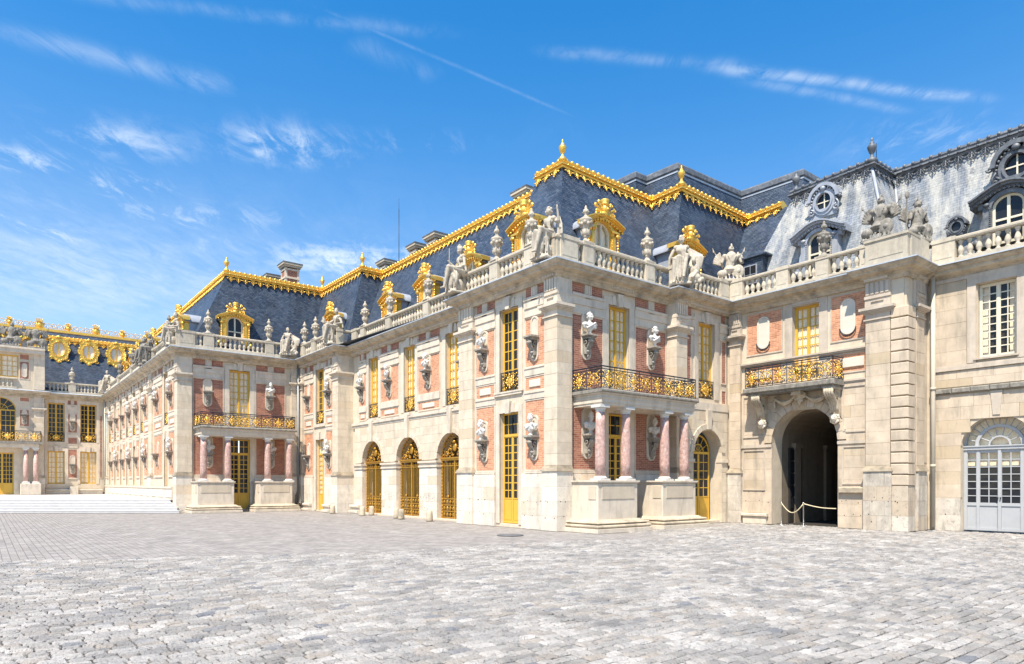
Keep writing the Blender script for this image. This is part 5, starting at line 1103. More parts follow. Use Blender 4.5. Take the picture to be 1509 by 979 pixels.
def lead_dormer(F, x, d, z, dark, z2, d2, x2, s2=1.):
    mt = LEADD if dark else LEAD; o = F.put('arched_dormer', cached(('ld', dark), lambda: gL.mesh('arched_dormer', mt)), x, d, z)
    wm = MB(); n = 12
    for sx in (-1, 1): wm.box(min(sx*.38, sx*.46), max(sx*.38, sx*.46), -.2, -.1, 0, 1.25)
    wm.box(-.045, .045, -.19, -.09, 0, 1.6); wm.box(-.38, .38, -.188, -.1, .78, .85); wm.box(-.38, .38, -.188, -.1, 0, .08)
    for k in range(n): a, b = PI*k/n, PI*(k+1)/n; wm.prism([(.46*math.cos(a), 1.25+.38*math.sin(a)), (.46*math.cos(b), 1.25+.38*math.sin(b)), (.38*math.cos(b), 1.25+.30*math.sin(b)), (.38*math.cos(a), 1.25+.30*math.sin(a))], -.2, -.1)
    ob('window_frame', cached('ldw', lambda: wm.mesh('window_frame', CRM)), o)
    ob('pane', cached('ldp', lambda: MB().prism([(-.4, .05), (.4, .05), (.4, 1.25)]+[(.4*math.cos(PI*k/n), 1.25+.33*math.sin(PI*k/n)) for k in range(1, n)]+[(-.4, 1.25)], -.16, -.15).mesh('pane', GDARK)), o)
    e = F.put('oval_dormer', cached(('le', dark), lambda: eL.mesh('oval_dormer', mt)), x2, d2, z2, 0, s2)
    ob('pane', cached('lep', lambda: MB().prism([(.36*math.cos(2*PI*k/24), .41*math.sin(2*PI*k/24)) for k in range(24)], -.1, -.08).mesh('pane', GDARK)), e)
    ob('window_frame', cached('lew', lambda: MB().box(-.025, .025, -.08, -.04, -.4, .4).box(-.35, .35, -.078, -.042, -.025, .025).mesh('window_frame', CRM)), e)
lead_dormer(FE, 3.95, -.62, 9.75, False, 12.62, -1.02, 3.95, .80)
for f_ in (FE, FQ, FQR): f_.finish(HTRIM)
ob('rain_pipe', MB().tube([(0, 0, .1), (0, 0, 9.0)], .075, 8).tube([(0, 0, 4.9), (0, 0, 5.0)], .095, 8).tube([(0, 0, 2.2), (0, 0, 2.3)], .095, 8).mesh('rain_pipe', PIPE), E_, Matrix.Translation((7.62-.4, 10.86-9.4, 0)))

# ------------------------------------------------------------------ F: plain stone wing on the right
G_ = section(7.45, 11, 'plain pale stone wing at the right edge, white window above grey arched doors')
FF = Face(G_, 'L', 0, 11, dw=-.04)
fc, fr = 9.46, 1.04
fh = [(fc-fr, fc+fr, 0, 2.86+fr, fr), (8.90, 10.0, 5.86, 8.36, 0)]
FF.wallbody(7.3, 16, 0, 8.8, fh, th=.6)
fa = [(fc-fr, fc+fr, -1, 2.86+fr, .02), (8.64, 10.26, 5.66, 8.7, 0)]
FF.ashlar(7.6, 12.5, 1.16, 4.70, -.12, .0, holes=fa, course=.44, seed=71, blk=.85, m=HONEY); FF.ashlar(7.6, 12.5, 0, 1.10, -.12, .03, holes=[(fc-fr, fc+fr, -1, 9, 0)], course=.55, m=HPLINTH, seed=72, blk=.9)
FF.ashlar(7.6, 12.5, 4.96, 5.5, -.12, .0, course=.27, seed=73, blk=1.1, m=HONEY); FF.ashlar(7.6, 8.60, 5.72, 8.6, -.12, .0, course=.48, seed=74, blk=.9, m=HONEY); FF.ashlar(10.3, 12.5, 5.72, 8.6, -.12, .0, course=.48, seed=75, blk=.9, m=HONEY)
t = FF.trim; t.box(7.6, fc-fr, -.1, .02, 1.10, 1.16); t.box(fc+fr, 12.5, -.1, .02, 1.10, 1.16)
for k in range(9): x0 = 7.6+.56*k; ob('ledge_stone', cached('ledge', lambda: MB().cbox(0, .555, -.1, .10, 0, .18, .03).mesh('ledge_stone', GREYST)), FF.wall, T(x0, rnd.uniform(-.012, .012), 4.74))
t.box(7.6, 12.5, -.1, .05, 5.53, 5.66); t.box(7.6, 12.5, -.1, .02, 5.66, 5.72); t.box(7.6, 12.5, -.1, .04, 8.6, 8.72)
t.box(8.62, 8.88, -.1, .035, 5.72, 8.62); t.box(10.02, 10.28, -.1, .035, 5.72, 8.62); t.box(8.88, 10.02, -.1, .033, 8.37, 8.62); t.box(8.82, 10.08, -.1, .07, 5.80, 5.86)
t.prism([(fc-.1, 3.92), (fc+.1, 3.92), (fc+.17, 4.72), (fc-.17, 4.72)], -.1, .03)
window(FF, 9.45, 5.87, 1.08, 2.48, cols=2, rows=9, m=CRM, curtain=False, d=-.22, clear=True)
for i, x in enumerate((-.40, .40)): ob('curtain', MB().box(x-.12, x+.12, -.14, -.13, .1, 2.4).mesh('curtain', CURT), [o for o in G_.children if o.name.startswith('window')][0])
# grey double doors with round fanlight
dm = MB(); W_ = fr*2; zt_ = 2.78
for x in (-fr+.05, -.62, 0, .62, fr-.05): dm.box(x-.045, x+.045, -.1, 0 if abs(x) > .1 else .02, .04, zt_)
dm.box(-fr, fr, -.12, .04, zt_, zt_+.10); dm.box(-fr, fr, -.12, .07, zt_+.10, zt_+.14)
for z in (.04, .88, 2.68): dm.box(-fr+.05, fr-.05, -.085, -.012, z, z+.09)
dm.box(-fr+.05, fr-.05, -.08, -.04, .1, .9)
leaf = [(-fr+.095, -.665, 1), (-.575, -.045, 2), (.045, .575, 2), (.665, fr-.095, 1)]; cells = []
for a, b, c in leaf:
    for k in range(c+1): x = a+(b-a)*k/c; dm.box(x-.014, x+.014, -.07, -.018, .97, 2.68)
    for j in range(8): z = .97+1.71*j/7; dm.box(a, b, -.07, -.02, z-.014, z+.014)
    for k in range(c):
        for j in range(7): cells.append((a+(b-a)*(k+.5)/c, .97+1.71*(j+.5)/7, (b-a)/c, 1.71/7))
n = 18
for k in range(n):
    a, b = PI*k/n, PI*(k+1)/n
    for r0, r1, d1 in ((fr-.07, fr, 0), (.60, .70, .01), (.27, .32, .0)): dm.prism([(r0*math.cos(a), 2.92+r0*math.sin(a)), (r1*math.cos(a), 2.92+r1*math.sin(a)), (r1*math.cos(b), 2.92+r1*math.sin(b)), (r0*math.cos(b), 2.92+r0*math.sin(b))], -.1, d1)
for k in range(1, 14): a = PI*k/14; dm.tube([(.7*math.cos(a), .03, 2.92+.7*math.sin(a)), ((fr-.06)*math.cos(a), .03, 2.92+(fr-.06)*math.sin(a))], .015, 4, False)
for k in range(1, 7): a = PI*k/7; dm.tube([(.3*math.cos(a), .03, 2.92+.3*math.sin(a)), (.61*math.cos(a), .03, 2.92+.61*math.sin(a))], .015, 4, False)
door = FF.put('double_door', dm.mesh('double_door', WHT), fc, -.30, 0)
for j, (cx, cz, cw, c_h) in enumerate(cells): g = GCLR if cz > 2.15 else GDARK; ob('pane', cached(('dp', round(cw, 3), g.name), lambda: MB().box(-cw/2, cw/2, -.004, .004, -c_h/2, c_h/2).mesh('pane', g)), door, T(cx, -.045, cz))
ob('fanlight_glass', MB().prism([((fr-.05)*math.cos(PI*k/n), 2.92+(fr-.05)*math.sin(PI*k/n)) for k in range(n+1)], -.055, -.045).mesh('fanlight_glass', GCLR), door)
ob('curtain', MB().box(-fr, fr, -.2, -.18, 2.15, 3.96).mesh('curtain', CURT), door); ob('door_handle', MB().ball((.04, -.06, 1.15), .03).ball((-.04, -.06, 1.15), .03).mesh('door_handle', IRON), door)
ob('door_stop', MB().cbox(-.1, .1, -.1, .1, 0, .7, .03).mesh('door_stop', IRON), G_, FF.m @ T(10.58, .12, 0))
cornice(G_, LINE[17:19], LINE[16], None, [(-.1, 8.72), (.0, 8.72), (.04, 8.78), (.22, 8.86), (.26, 8.90), (.26, 8.97), (.34, 9.02), (.40, 9.10), (.40, 9.15), (.0, 9.24), (-.1, 9.24)])
balustrade(G_, [(7.6, 11), (16, 11)], (7.45, 9.2), None, 9.42, [(8.25, 11, 12.3, 11)], [(7.9, 11, .7, 'L'), (12.6, 11, .6, 'L')])
fb, ft = [(6.3, 11.85), (16, 11.85)], [(5.66, 12.4), (16, 12.4)]
roof(G_, fb, ft, 9.4, 13.5, [(5.66, 17), (16, 17)], 13.9, SLATEW); lead_ridge(G_, ft, fb, 9.4, 13.5, pre=(5.62, 10.72)); ob('gutter', MB().add([(0, .05, 9.31), (9, .05, 9.31), (9, 2, 9.31), (-1, 2, 9.31)], [(0, 1, 2, 3)]).mesh('gutter', LEADD), G_)  # gutter colour carries the shade behind this parapet
FFd = lead_dormer(FF, 9.62, -.55, 9.72, True, 12.35, -1.0, 9.75, .95)
od = FF.put('oval_dormer', cached(('le', True), lambda: None), 8.05, -.75, 10.72, 0, .42); ob('pane', CACHE['lep'], od)
for a, b in (((6.35, 11.8), (5.75, 12.35)),): ob('valley_flashing', MB().tube([(a[0]-7.45, a[1]-11-.02, 9.5), (b[0]-7.45, b[1]-11-.03, 13.4)], .05, 5).mesh('valley_flashing', LEAD), G_)
FF.finish(HTRIM)

# ------------------------------------------------------------------ C: second pavilion with portico, and its long side
Cs = section(-23.7, -6.9, 'second brick pavilion with a columned portico and a long bust-lined side wall')
FC = Face(Cs, 'R', -23.7, -6.9); FD = Face(Cs, 'L', -23.7, -6.9)
FC.wallbody(.25, 7.3, 0, 8.7, [(2.80, 3.96, .12, 4.22, 0), (2.80, 3.96, 4.93, 8.25, 0)])
FC.ashlar(.78, 2.5, 0, 1.98, -.2, -.03, course=.5, m=PLINTH, seed=81); FC.ashlar(4.2, 6.6, 0, 1.98, -.2, -.03, course=.5, m=PLINTH, seed=82)
brickbay(FC, .86, 2.44, which='R'); brickbay(FC, 4.32, 6.02, which='R'); surround(FC, 3.38, 1.16, .12, 4.22, key=False, wd=.27); surround(FC, 3.38, 1.16, 4.93, 8.25, wd=.27)
window(FC, 3.38, .12, 1.16, 4.08, cols=2, rows=8, curtain=False, near=True, panel=.85, transom=3.2); window(FC, 3.38, 4.93, 1.16, 3.3, cols=2, rows=8, curtain=True, near=True)
bust(FC, 1.6, 6.0, '', has=False, w_=.5, h=1.6); bust(FC, 5.1, 6.0, 'white bust above the far portico balcony, right of its yellow window', w_=.5, h=1.6)
bust(FC, 1.65, 2.5, 'white bust in shade behind the left pair of columns of the far portico', w_=.5, h=1.85); bust(FC, 5.15, 2.5, 'white bust in shade behind the right pair of columns of the far portico', w_=.5, h=1.85)
pilaster(FC, 6.4, 6.88, d=0, depth=.3)
portico(FC, .82, 6.25, (1.12, 2.40, 4.62, 5.88), ((.74, 2.68), (4.1, 6.0)), False)
FD.wallbody(-27.9, -.25, 0, 8.7, [(-4.0, -2.9, .7, 4.25, 0), (-4.0, -2.9, 5.1, 8.2, 0)]+[(-c-.55, -c+.55, a, b, 0) for c in (11.2, 14.15, 17.1, 20.05, 23.0, 25.9) for a, b in ((1.5, 4.35), (5.1, 8.2))])
pilaster(FD, -.72, 0, d=0, depth=.76); pilaster(FD, -8.3, -7.3, d=0, depth=.2); pilaster(FD, -27.2, -26.8, d=0, depth=.2)
LB = [(-2.6, -.9), (-6.9, -4.5), (-10.3, -8.7), (-13.25, -12.1), (-16.2, -15.05), (-19.15, -18.0), (-22.1, -20.95), (-25.0, -23.9)]
for i, (a, b) in enumerate(LB): brickbay(FD, a, b)
for c in (3.45, 11.2, 14.15, 17.1, 20.05, 23.0, 25.9):
    for z0, z1 in ((.7 if c < 4 else 1.5, 4.3), (5.1, 8.2)):
        surround(FD, -c, 1.1, z0, z1, wd=.22); window(FD, -c, z0+.01, 1.1, z1-z0-.02, cols=2, rows=8, curtain=True, near=False)
    windowrail(FD, -c, 1.1, 5.11)
names = ['nearest the corner', 'beside the broad pilaster', 'third', 'fourth', 'fifth', 'sixth', 'seventh', 'farthest']
for i, (a, b) in enumerate(LB):
    up = i not in (5, 6); lo = i in (0, 2, 4, 6)
    x_ = (a+b)/2
    bust(FD, x_, 6.0, 'white bust in the upper row of the long side wall, '+(names[i]+(' from the corner' if 1 < i < 7 else '')), has=up); bust(FD, x_, 2.6, 'white bust in the lower row of the long side wall, '+(names[i]+(' bay from the corner' if 1 < i < 7 else '')), has=lo)
# podium with sunk panels under the long wall
FD.trim.box(-27.0, -.8, -.1, .12, .69, 1.34); FD.trim.box(-27.0, -.8, -.1, .16, 1.34, 1.44)
for k in range(12): x = -1.6-2.1*k; ob('podium_panel', cached('pod', lambda: MB().cbox(-.75, .75, .11, .15, .82, 1.24, .02).mesh('podium_panel', TABLET)), FD.wall, T(x, 0, 0))
cornice(Cs, LINE[3:6], LINE[2], LINE[6]); dentils(Cs, FC, .9, 2.2); dentils(Cs, FC, 2.7, 4.1)
balustrade(Cs, LINE[3:6], LINE[2], LINE[6], 9.42, [(-23.7, -6.0, -23.7, -5.55), (-23.7, -4.95, -23.7, -2.1), (-23.7, -1.55, -23.7, -.9), (-26.2, -6.9, -24.9, -6.9), (-30.0, -6.9, -26.8, -6.9), (-34, -6.9, -32.4, -6.9), (-38.3, -6.9, -35, -6.9), (-44, -6.9, -39, -6.9), (-49, -6.9, -45, -6.9)],
    [(-23.7, -6.4, .8, 'R'), (-23.7, -5.25, .55, 'R'), (-23.7, -1.82, .5, 'R'), (-23.7, -.55, .7, 'R'), (-24.1, -6.9, .8, 'L'), (-26.5, -6.9, .6, 'L'), (-31.2, -6.9, 1.2, 'L'), (-34.5, -6.9, .5, 'L'), (-38.6, -6.9, .5, 'L'), (-44.5, -6.9, .6, 'L')])
ob('pedestal', MB().box(-.95, -.02, -.95, .0, 9.18, 10.14).mesh('pedestal', BALU), Cs, T(0, -.03, 0))
bC, tC, iC = [(-52, -6.0), (-24.6, -6.0), (-24.6, .9)], [(-52, -3.8), (-25.5, -3.8), (-25.5, 2.3)], [(-52, 1), (-30, 1), (-30, 6)]
roof(Cs, bC, tC, 9.5, ZT, iC, ZT+.5); ridge(Cs, tC, bC, 9.5, ZT, post=(-19.7, 2.3)); finial(Cs, -25.5, -3.8, ZT+.3); finial(Cs, -25.45, 2.2, ZT+.3)
ob('gutter', MB().add([(-.05, .05, 9.3), (-.05, 9, 9.3), (-2, 9, 9.3), (-28, 2, 9.3), (-28, .05, 9.3)], [(0, 1, 2, 3, 4)]).mesh('gutter', LEADD), Cs)  # roof shade behind the parapet put into the gutter's dark colour
dormer(FC, 3.35, curtain=False); 
for c in (3.45, 11.2, 14.15, 17.1, 20.05, 23.0): dormer(FD, -c, curtain=True, near=False)
FC.finish(); FD.finish()
urn(Matrix.Translation((-23.84, -5.25, 10.17)), 'stone urn left of the golden dormer on the second pavilion'); urn(Matrix.Translation((-23.84, -1.82, 10.17)), 'stone urn right of the golden dormer on the second pavilion')
urn(Matrix.Translation((-23.2, .14, 10.17)), 'stone urn at the inner corner between the second pavilion and the arcade wing')
statue(Matrix.Translation((-24.1, -6.85, 9.27)) @ Matrix.Rotation(-.1, 4, 'Z') @ Matrix.Scale(1.08, 4), 1, 'seated stone figure on the corner of the second pavilion, looking over the court')
statue(Matrix.Translation((-23.75, -.75, 9.4)) @ Matrix.Rotation(1.0, 4, 'Z'), 3, 'seated stone figure at the inner corner of the second pavilion parapet')
for i, (x, g) in enumerate(((-30.9, 0), (-32.3, 2))): statue(Matrix.Translation((x, -6.95, 9.27)) @ Matrix.Rotation(.2, 4, 'Z') @ Matrix.Scale(1.08, 4), g, ('darkened seated statue on the long parapet beside a blackened urn', 'darkened helmeted statue on the long parapet, farther of a pair')[i], GREYST)
for x, l in ((-26.5, 'blackened stone urn on the long parapet nearest the corner statue'), (-34.5, 'blackened stone urn on the long parapet just past the pair of dark statues'), (-38.6, 'blackened stone urn halfway along the long parapet'), (-44.5, 'blackened stone urn far along the long parapet')): urn(Matrix.Translation((x, -6.76, 10.17)), l, GREYST)
statue(Matrix.Translation((-49.8, -7.0, 9.3)) @ Matrix.Rotation(.8, 4, 'Z') @ Matrix.Scale(1.15, 4), 3, 'reclining stone group in the far corner above the marble steps')
ob('rain_pipe', MB().tube([(0, 0, .2), (0, 0, 3.2), (0, .0, 9.0)], .07, 8).tube([(0, 0, 1.2), (-.05, -.12, .9), (-.05, -.12, .3)], .07, 8).mesh('rain_pipe', PIPED), Cs, Matrix.Translation((.12, 6.78, 0)))
ob('rain_pipe', MB().tube([(0, 0, .8), (0, 0, 9.0)], .07, 8).mesh('rain_pipe', PIPE), Cs, Matrix.Translation((-27.15, -.12, 0)))

# ------------------------------------------------------------------ D: far wing closing the court
D = section(-51, -11.4, 'far wing across the raised court with gilded round dormers and an attic storey')
FG = Face(D, 'R', -51, 0); FH = Face(D, 'R', -50.4, 0)
FG.wallbody(-11.6, -6.9, .7, 8.7, [(-8.82, -7.62, 1.58, 4.35, 0), (-8.82, -7.62, 5.13, 8.4, 0), (-11.12, -9.93, 1.58, 4.35, 0), (-11.12, -9.93, 5.13, 8.4, 0)])
for c in (-8.22, -10.525):
    surround(FG, c, 1.19, 1.58, 4.35, wd=.2); surround(FG, c, 1.19, 5.13, 8.4, wd=.2)
    window(FG, c, 1.58, 1.19, 2.76, cols=2, rows=6, curtain=True, near=False); window(FG, c, 5.13, 1.19, 3.26, cols=2, rows=8, curtain=False, near=False); windowrail(FG, c, 1.19, 5.14, .75)
bands(FG, -9.75, -9.0, 'L'); FG.bricks(-9.68, -9.06, 5.95, 7.5, BRR); FG.bricks(-9.68, -9.06, 5.0, 5.5, BRR); FG.bricks(-9.68, -9.06, 2.1, 4.5, BRR); frieze(FG, -9.7, -9.05)
FG.bricks(-7.35, -7.2, 2.1, 7.5, BRR)
bust(FG, -9.37, 6.05, '', has=False); bust(FG, -9.37, 2.4, '', has=False)
FG.put('stone_bench', MB().cbox(-11.3, -7.2, -.05, .35, 1.0, 1.12, .02).cbox(-11.3, -7.2, -.05, .25, .7, 1.0, .02).cbox(-9.6, -9.0, -.05, .5, .7, 1.35, .02).mesh('stone_bench', TRIM), 0, 0, 0)
FH.wallbody(-24, -12.0, .7, 12.4, [(-15.3, -13.25, 5.0, 8.55, 1.025), (-14.9, -13.4, .75, 4.1, 0), (-15.3, -13.1, 10.2, 12.0, 0)])
pilaster(FH, -12.08, -11.4, d=0, depth=.6)
FH.ashlar(-12.1, -11.35, 9.3, 12.2, -.6, 0, course=.4, blk=9); 
for a, b, m_ in ((-13.0, -12.42, None),): FH.bricks(a, b, 6.3, 7.6, BRR); FH.bricks(a, b, 10.15, 11.5, BRR); FH.bricks(a, b, 11.7, 12.1, BRR); FH.bricks(a, b, 8.3, 8.6, BRR)
bust(FH, -12.71, 6.4, '', has=False, w_=.36, h=1.2); FH.put('relief_panel', niche_mesh(.36, 1.15), -12.71, FH.dw+.01, 10.25)
window(FH, -14.275, 5.0, 2.05, 3.55, cols=3, rows=6, curtain=False, near=False, arch=True); window(FH, -14.15, .75, 1.5, 3.35, cols=3, rows=7, curtain=False, near=False, panel=.8); window(FH, -14.2, 10.2, 2.2, 1.8, cols=3, rows=4, curtain=True, near=False)
cornice(D, LINE[0:4], None, LINE[4])
FH.trim.box(-24, -11.35, -.2, .25, 12.2, 12.5); FH.trim.box(-24, -11.35, -.2, .35, 12.5, 12.65)
balustrade(D, LINE[1:4], LINE[0], LINE[4], 9.42, [(-51, -11.1, -51, -9.7), (-51, -9.1, -51, -7.6)], [(-51, -9.4, .55, 'R'), (-51, -7.2, .6, 'R')])
balustrade(D, [(-50.35, -24), (-50.35, -13.2)], None, None, 9.42, [(-50.35, -18, -50.35, -13.4)], [])
# balcony and columns of the central block
o = FH.put('balcony', MB().box(-16, -11.55, -.1, 1.0, 4.78, 4.98).mesh('balcony', GREYST), 0, 0, 0); railing_at(o, [(-16, .9), (-11.65, .9), (-11.65, -.1)], .85, 4.98, .8)
FH.trim.box(-16, -11.8, -.1, .85, 4.5, 4.78)
for s in (-12.0, -12.65):
    q = ob('column', MB().lathe([(.17, 1.75), (.18, 2.5), (.15, 4.3)], 14).mesh('column', PMARB), D, FH.m @ T(s, .62, 0)); ob('column_base', MB().box(-.25, .25, -.25, .25, 1.6, 1.76).lathe([(.25, 1.6), (.25, 1.68), (.18, 1.78)], 14).mesh('column_base', MARB), q); ob('column_capital', MB().lathe([(.15, 4.28), (.23, 4.4)], 12).box(-.23, .23, -.23, .23, 4.4, 4.5).mesh('column_capital', MARB), q)
FH.put('dado', MB().cbox(-13.0, -11.65, 0, 1.0, .7, 1.6, .03).mesh('dado', TRIM), 0, 0, 0)
urn(Matrix.Translation((-51.14, -9.4, 10.15)), 'small stone urn on the far parapet below the gilded round dormers')
for i, y in enumerate((-11.9, -13.6, -15.2)): trophy(Matrix.Translation((-50.6, y, 12.65)) @ Matrix.Rotation(PI/2, 4, 'Z') @ Matrix.Scale(1.5, 4), i % 2, ('blackened stone trophy on the right end of the far attic', 'blackened stone trophy second from the right on the far attic', 'blackened stone trophy at the left edge on the far attic')[i], GREYST)
# far roof: slate slope, gilded cornice, upper slope, gilded cresting
roof(D, [(-51.9, -24), (-51.9, -2)], [(-53.6, -24), (-53.6, -2)], 9.4, 14.2, [(-54.3, -24), (-54.3, -2)], 14.9)
ridge(D, [(-53.6, -24), (-53.6, -2)], [(-51.9, -24), (-51.9, -2)], 9.4, 14.15)
cr = MB(); yy = -24
cr.box(-55.0+51, -54.2+51, -9.4, 12.6, 14.95, 15.15)
X_ = -3.3
for k in range(56):
    y = -23.5+.4*k+11.4; sx = 1 if k % 2 else -1; c = (y, 15.34)
    cr.tube([(X_, y+.17*(1-.75*t/12)*math.cos(PI/2+sx*t*.62), 15.34+.17*(1-.75*t/12)*math.sin(PI/2+sx*t*.62)) for t in range(13)], .026, 4)
    cr.tube([(X_, y-.2, 15.62), (X_, y-.1, 15.56), (X_, y, 15.53), (X_, y+.1, 15.56), (X_, y+.2, 15.62)], .022, 4); cr.ball((X_, y+.2, 15.60), (.04, .05, .055), 6, 4); cr.ball((X_, y+.2, 15.25), (.03, .035, .09), 5, 4)
for k in range(10):
    y = -22.0+2.1*k+11.4; s_ = 1.25 if k % 2 else .85
    cr.ball((X_, y, 15.38), (.07, .26*s_, .27*s_), 12, 8); cr.ball((X_+.06, y, 15.38), (.06, .14*s_, .16*s_), 8, 6); cr.box(X_-.1, X_+.1, -(y+.2*s_), -(y-.2*s_), 15.38+.24*s_, 15.38+.31*s_)
    for a in range(-2, 3): cr.caps((X_, y+.05*a*s_, 15.38+.3*s_), (X_, y+.1*a*s_, 15.38+(.5-.03*abs(a))*s_), .03, .045, 5)
    for a in range(10): cr.ball((X_+.03, y+.33*s_*math.cos(a*.628), 15.38+.3*s_*math.sin(a*.628)), (.04, .05, .05), 5, 4)
ob('gilded_cresting', cr.mesh('gilded_cresting', GOLD), D, Matrix.Translation((0, 0, 0)))
om = MB(); n = 20
sc_out = lambda a: (.86+.07*math.cos(8*a)+.10*max(0, -math.sin(a))**4)
for k in range(40):
    a, b = 2*PI*k/40, 2*PI*(k+1)/40; om.prism([(.36*math.cos(a), .5*math.sin(a)), (.78*sc_out(a)*math.cos(a), 1.02*sc_out(a)*math.sin(a)), (.78*sc_out(b)*math.cos(b), 1.02*sc_out(b)*math.sin(b)), (.36*math.cos(b), .5*math.sin(b))], -.3, .03)
for k in range(24):
    a = 2*PI*k/24; om.ball((.44*math.cos(a), -.05, .60*math.sin(a)), (.035, .03, .04), 5, 4)
    om.ball((.62*math.cos(a), -.04, .84*math.sin(a)), (.06, .03, .07) if k % 2 else (.035, .03, .04), 6, 4)
om.tube([(.40*math.cos(a), -.04, .55*math.sin(a)) for a in [2*PI*k/24 for k in range(24)]], .025, 4, closed=True)
om.ball((0, -.08, .86), (.14, .08, .12)); om.ball((0, -.06, -.95), (.08, .05, .12))
for sx in (-1, 1): spiral(om, (sx*.5, .68), .16, 0, 1.1, .03, -.05, 12, sx); spiral(om, (sx*.48, -.72), .15, 0, 1.1, .03, -.05, 12, -sx)
omm = om.mesh('round_dormer', GOLD)
for i, y in enumerate((-10.2, -8.0, -5.9, -12.4)):
    q = ob('round_dormer', omm, D, Matrix.Translation((-53.0+51+.12, y+11.4, 13.25)) @ Matrix.Rotation(PI/2, 4, 'Z') @ Matrix.Scale(1.18, 4)); ob('pane', cached('omp', lambda: MB().prism([(.36*math.cos(2*PI*k/n), .5*math.sin(2*PI*k/n)) for k in range(n)], -.12, -.1).mesh('pane', CURT)), q); ob('window_frame', cached('omw', lambda: MB().box(-.04, .04, -.1, -.05, -.5, .5).mesh('window_frame', GOLD)), q)
FG.finish(); FH.finish()

# ------------------------------------------------------------------ roof of the tall block behind, chimneys, mast
K = bpy.data.objects.new('background_block', None); COL.objects.link(K); K.location = (-6, 17, 0); tag(K, 'tall dark slate roof rising behind the gilded ridges, with a thick lead edge', 'building')
gt = [(-16, 10.5), (-5.9, 10.7), (-5.9, 11.5), (-4.0, 11.6), (-3.9, 16.9), (-.5, 17.1), (-.5, 24)]; gb = [(-16, 9.5), (-4.9, 9.7), (-4.9, 10.5), (-3.0, 10.6), (-2.9, 15.9), (.5, 16.1), (.5, 24)]
roof(K, gb, gt, 12.0, 17.15, [(-16, 20), (-10, 20), (-10, 20), (-9, 20), (-8, 22), (-6, 24), (-6, 24)], 17.7)
ob('lead_edge', MB().sweep([(x+6, y-17) for x, y in gt], [(-.3, 17.05), (.05, 17.05), (.12, 17.14), (.10, 17.38), (.02, 17.48), (-.15, 17.52), (-.4, 17.4)]).mesh('lead_edge', LEADD), K); ob('edge_flashing', MB().sweep([(x+6, y-17) for x, y in gt], [(.0, 16.98), (.06, 16.98), (.07, 17.06), (0, 17.06)]).mesh('edge_flashing', ZINC), K)
ob('wall', MB().box(-16+6, -5.1+6, -30, 7.2-.2, 0, 12).box(-5, 6.4, -30, 1.0, 0, 12).mesh('wall', STONE), K)
for x, y, z in ((-3.4, 14.7, 14.9), (-1.9, 16.55, 14.6)):
    q = ob('roof_hatch', MB().box(-.22, .22, -.7, 0, 0, .62).box(-.28, .28, -.7, .05, -.05, .0).lathe([(.22, 0), (.16, .1), (0.02, .2)], 8, 0, .2, .6).mesh('roof_hatch', LEAD), K, Matrix.Translation((x+6, y-17, z)) @ Matrix.Rotation(PI/2 if x < -3 else 0, 4, 'Z')); ob('pane', MB().box(-.14, .14, 0, .01, .08, .5).mesh('pane', GDARK), q)
def chimney(x0, x1, y0, y1, zt, label, zb=13.5):
    o = bpy.data.objects.new('chimney', None); COL.objects.link(o); o.location = ((x0+x1)/2, (y0+y1)/2, zb); tag(o, label, 'chimney', 'brick and stone chimneys behind the gilded ridges')
    a, b, h = (x1-x0)/2, (y1-y0)/2, zt-zb
    ob('chimney_stack', MB().box(-a, a, -b, b, 0, h-.3).mesh('chimney_stack', BRR), o)
    q = MB()
    for sx in (-1, 1):
        for sy in (-1, 1): q.box(sx*a-.12*(sx > 0)-.02*(sx < 0), sx*a+.12*(sx < 0)+.02*(sx > 0), sy*b-.12*(sy > 0)-.02*(sy < 0), sy*b+.12*(sy < 0)+.02*(sy > 0), 0, h-.28)
    for z in (h-1.0, h-.45): q.box(-a-.05, a+.05, -b-.05, b+.05, z, z+.12)
    ob('corner_stones', q.mesh('corner_stones', TRIM), o); ob('chimney_cap', MB().box(-a-.12, a+.12, -b-.12, b+.12, h-.25, h-.12).box(-a-.2, a+.2, -b-.2, b+.2, h-.12, h).mesh('chimney_cap', BALU), o); ob('lead_cap', MB().box(-a-.22, a+.22, -b-.22, b+.22, h, h+.06).mesh('lead_cap', LEADD), o)
chimney(-28.2, -27.4, .45, 1.35, 16.3, 'tall brick chimney with stone corners behind the second pavilion roof'); chimney(-30.2, -29.4, .0, .9, 15.9, 'lower chimney beside the tall one behind the second pavilion roof')
chimney(-22.8, -22.0, 5.0, 5.6, 16.0, 'chimney at the foot of the thin mast'); chimney(-18.8, -18.1, 5.0, 5.7, 15.95, 'smaller chimney touching the larger one above the arcade roof'); chimney(-16.8, -15.9, 5.0, 5.9, 15.95, 'larger chimney above the arcade wing ridge'); chimney(-8.5, -7.7, 5.0, 5.6, 15.7, 'chimney just left of the nearest golden finial')
tag(ob('mast', MB().tube([(0, 0, 0), (0, 0, 5.2)], .022, 5).tube([(0, 0, 5.2), (0, 0, 5.9)], .01, 4).mesh('mast', IRON), None, Matrix.Translation((-21.3, 5.6, 14))), 'thin dark antenna mast rising above the arcade roof', 'antenna')

# ------------------------------------------------------------------ ground
def struct(name, me, z=0): o = ob(name, me); o.location.z = z; return tag(o, kind='structure')
struct('ground', MB().add([(-600, -600, -.06), (600, -600, -.06), (600, 600, -.06), (-600, 600, -.06)], [(0, 1, 2, 3)]).mesh('ground', GAP))
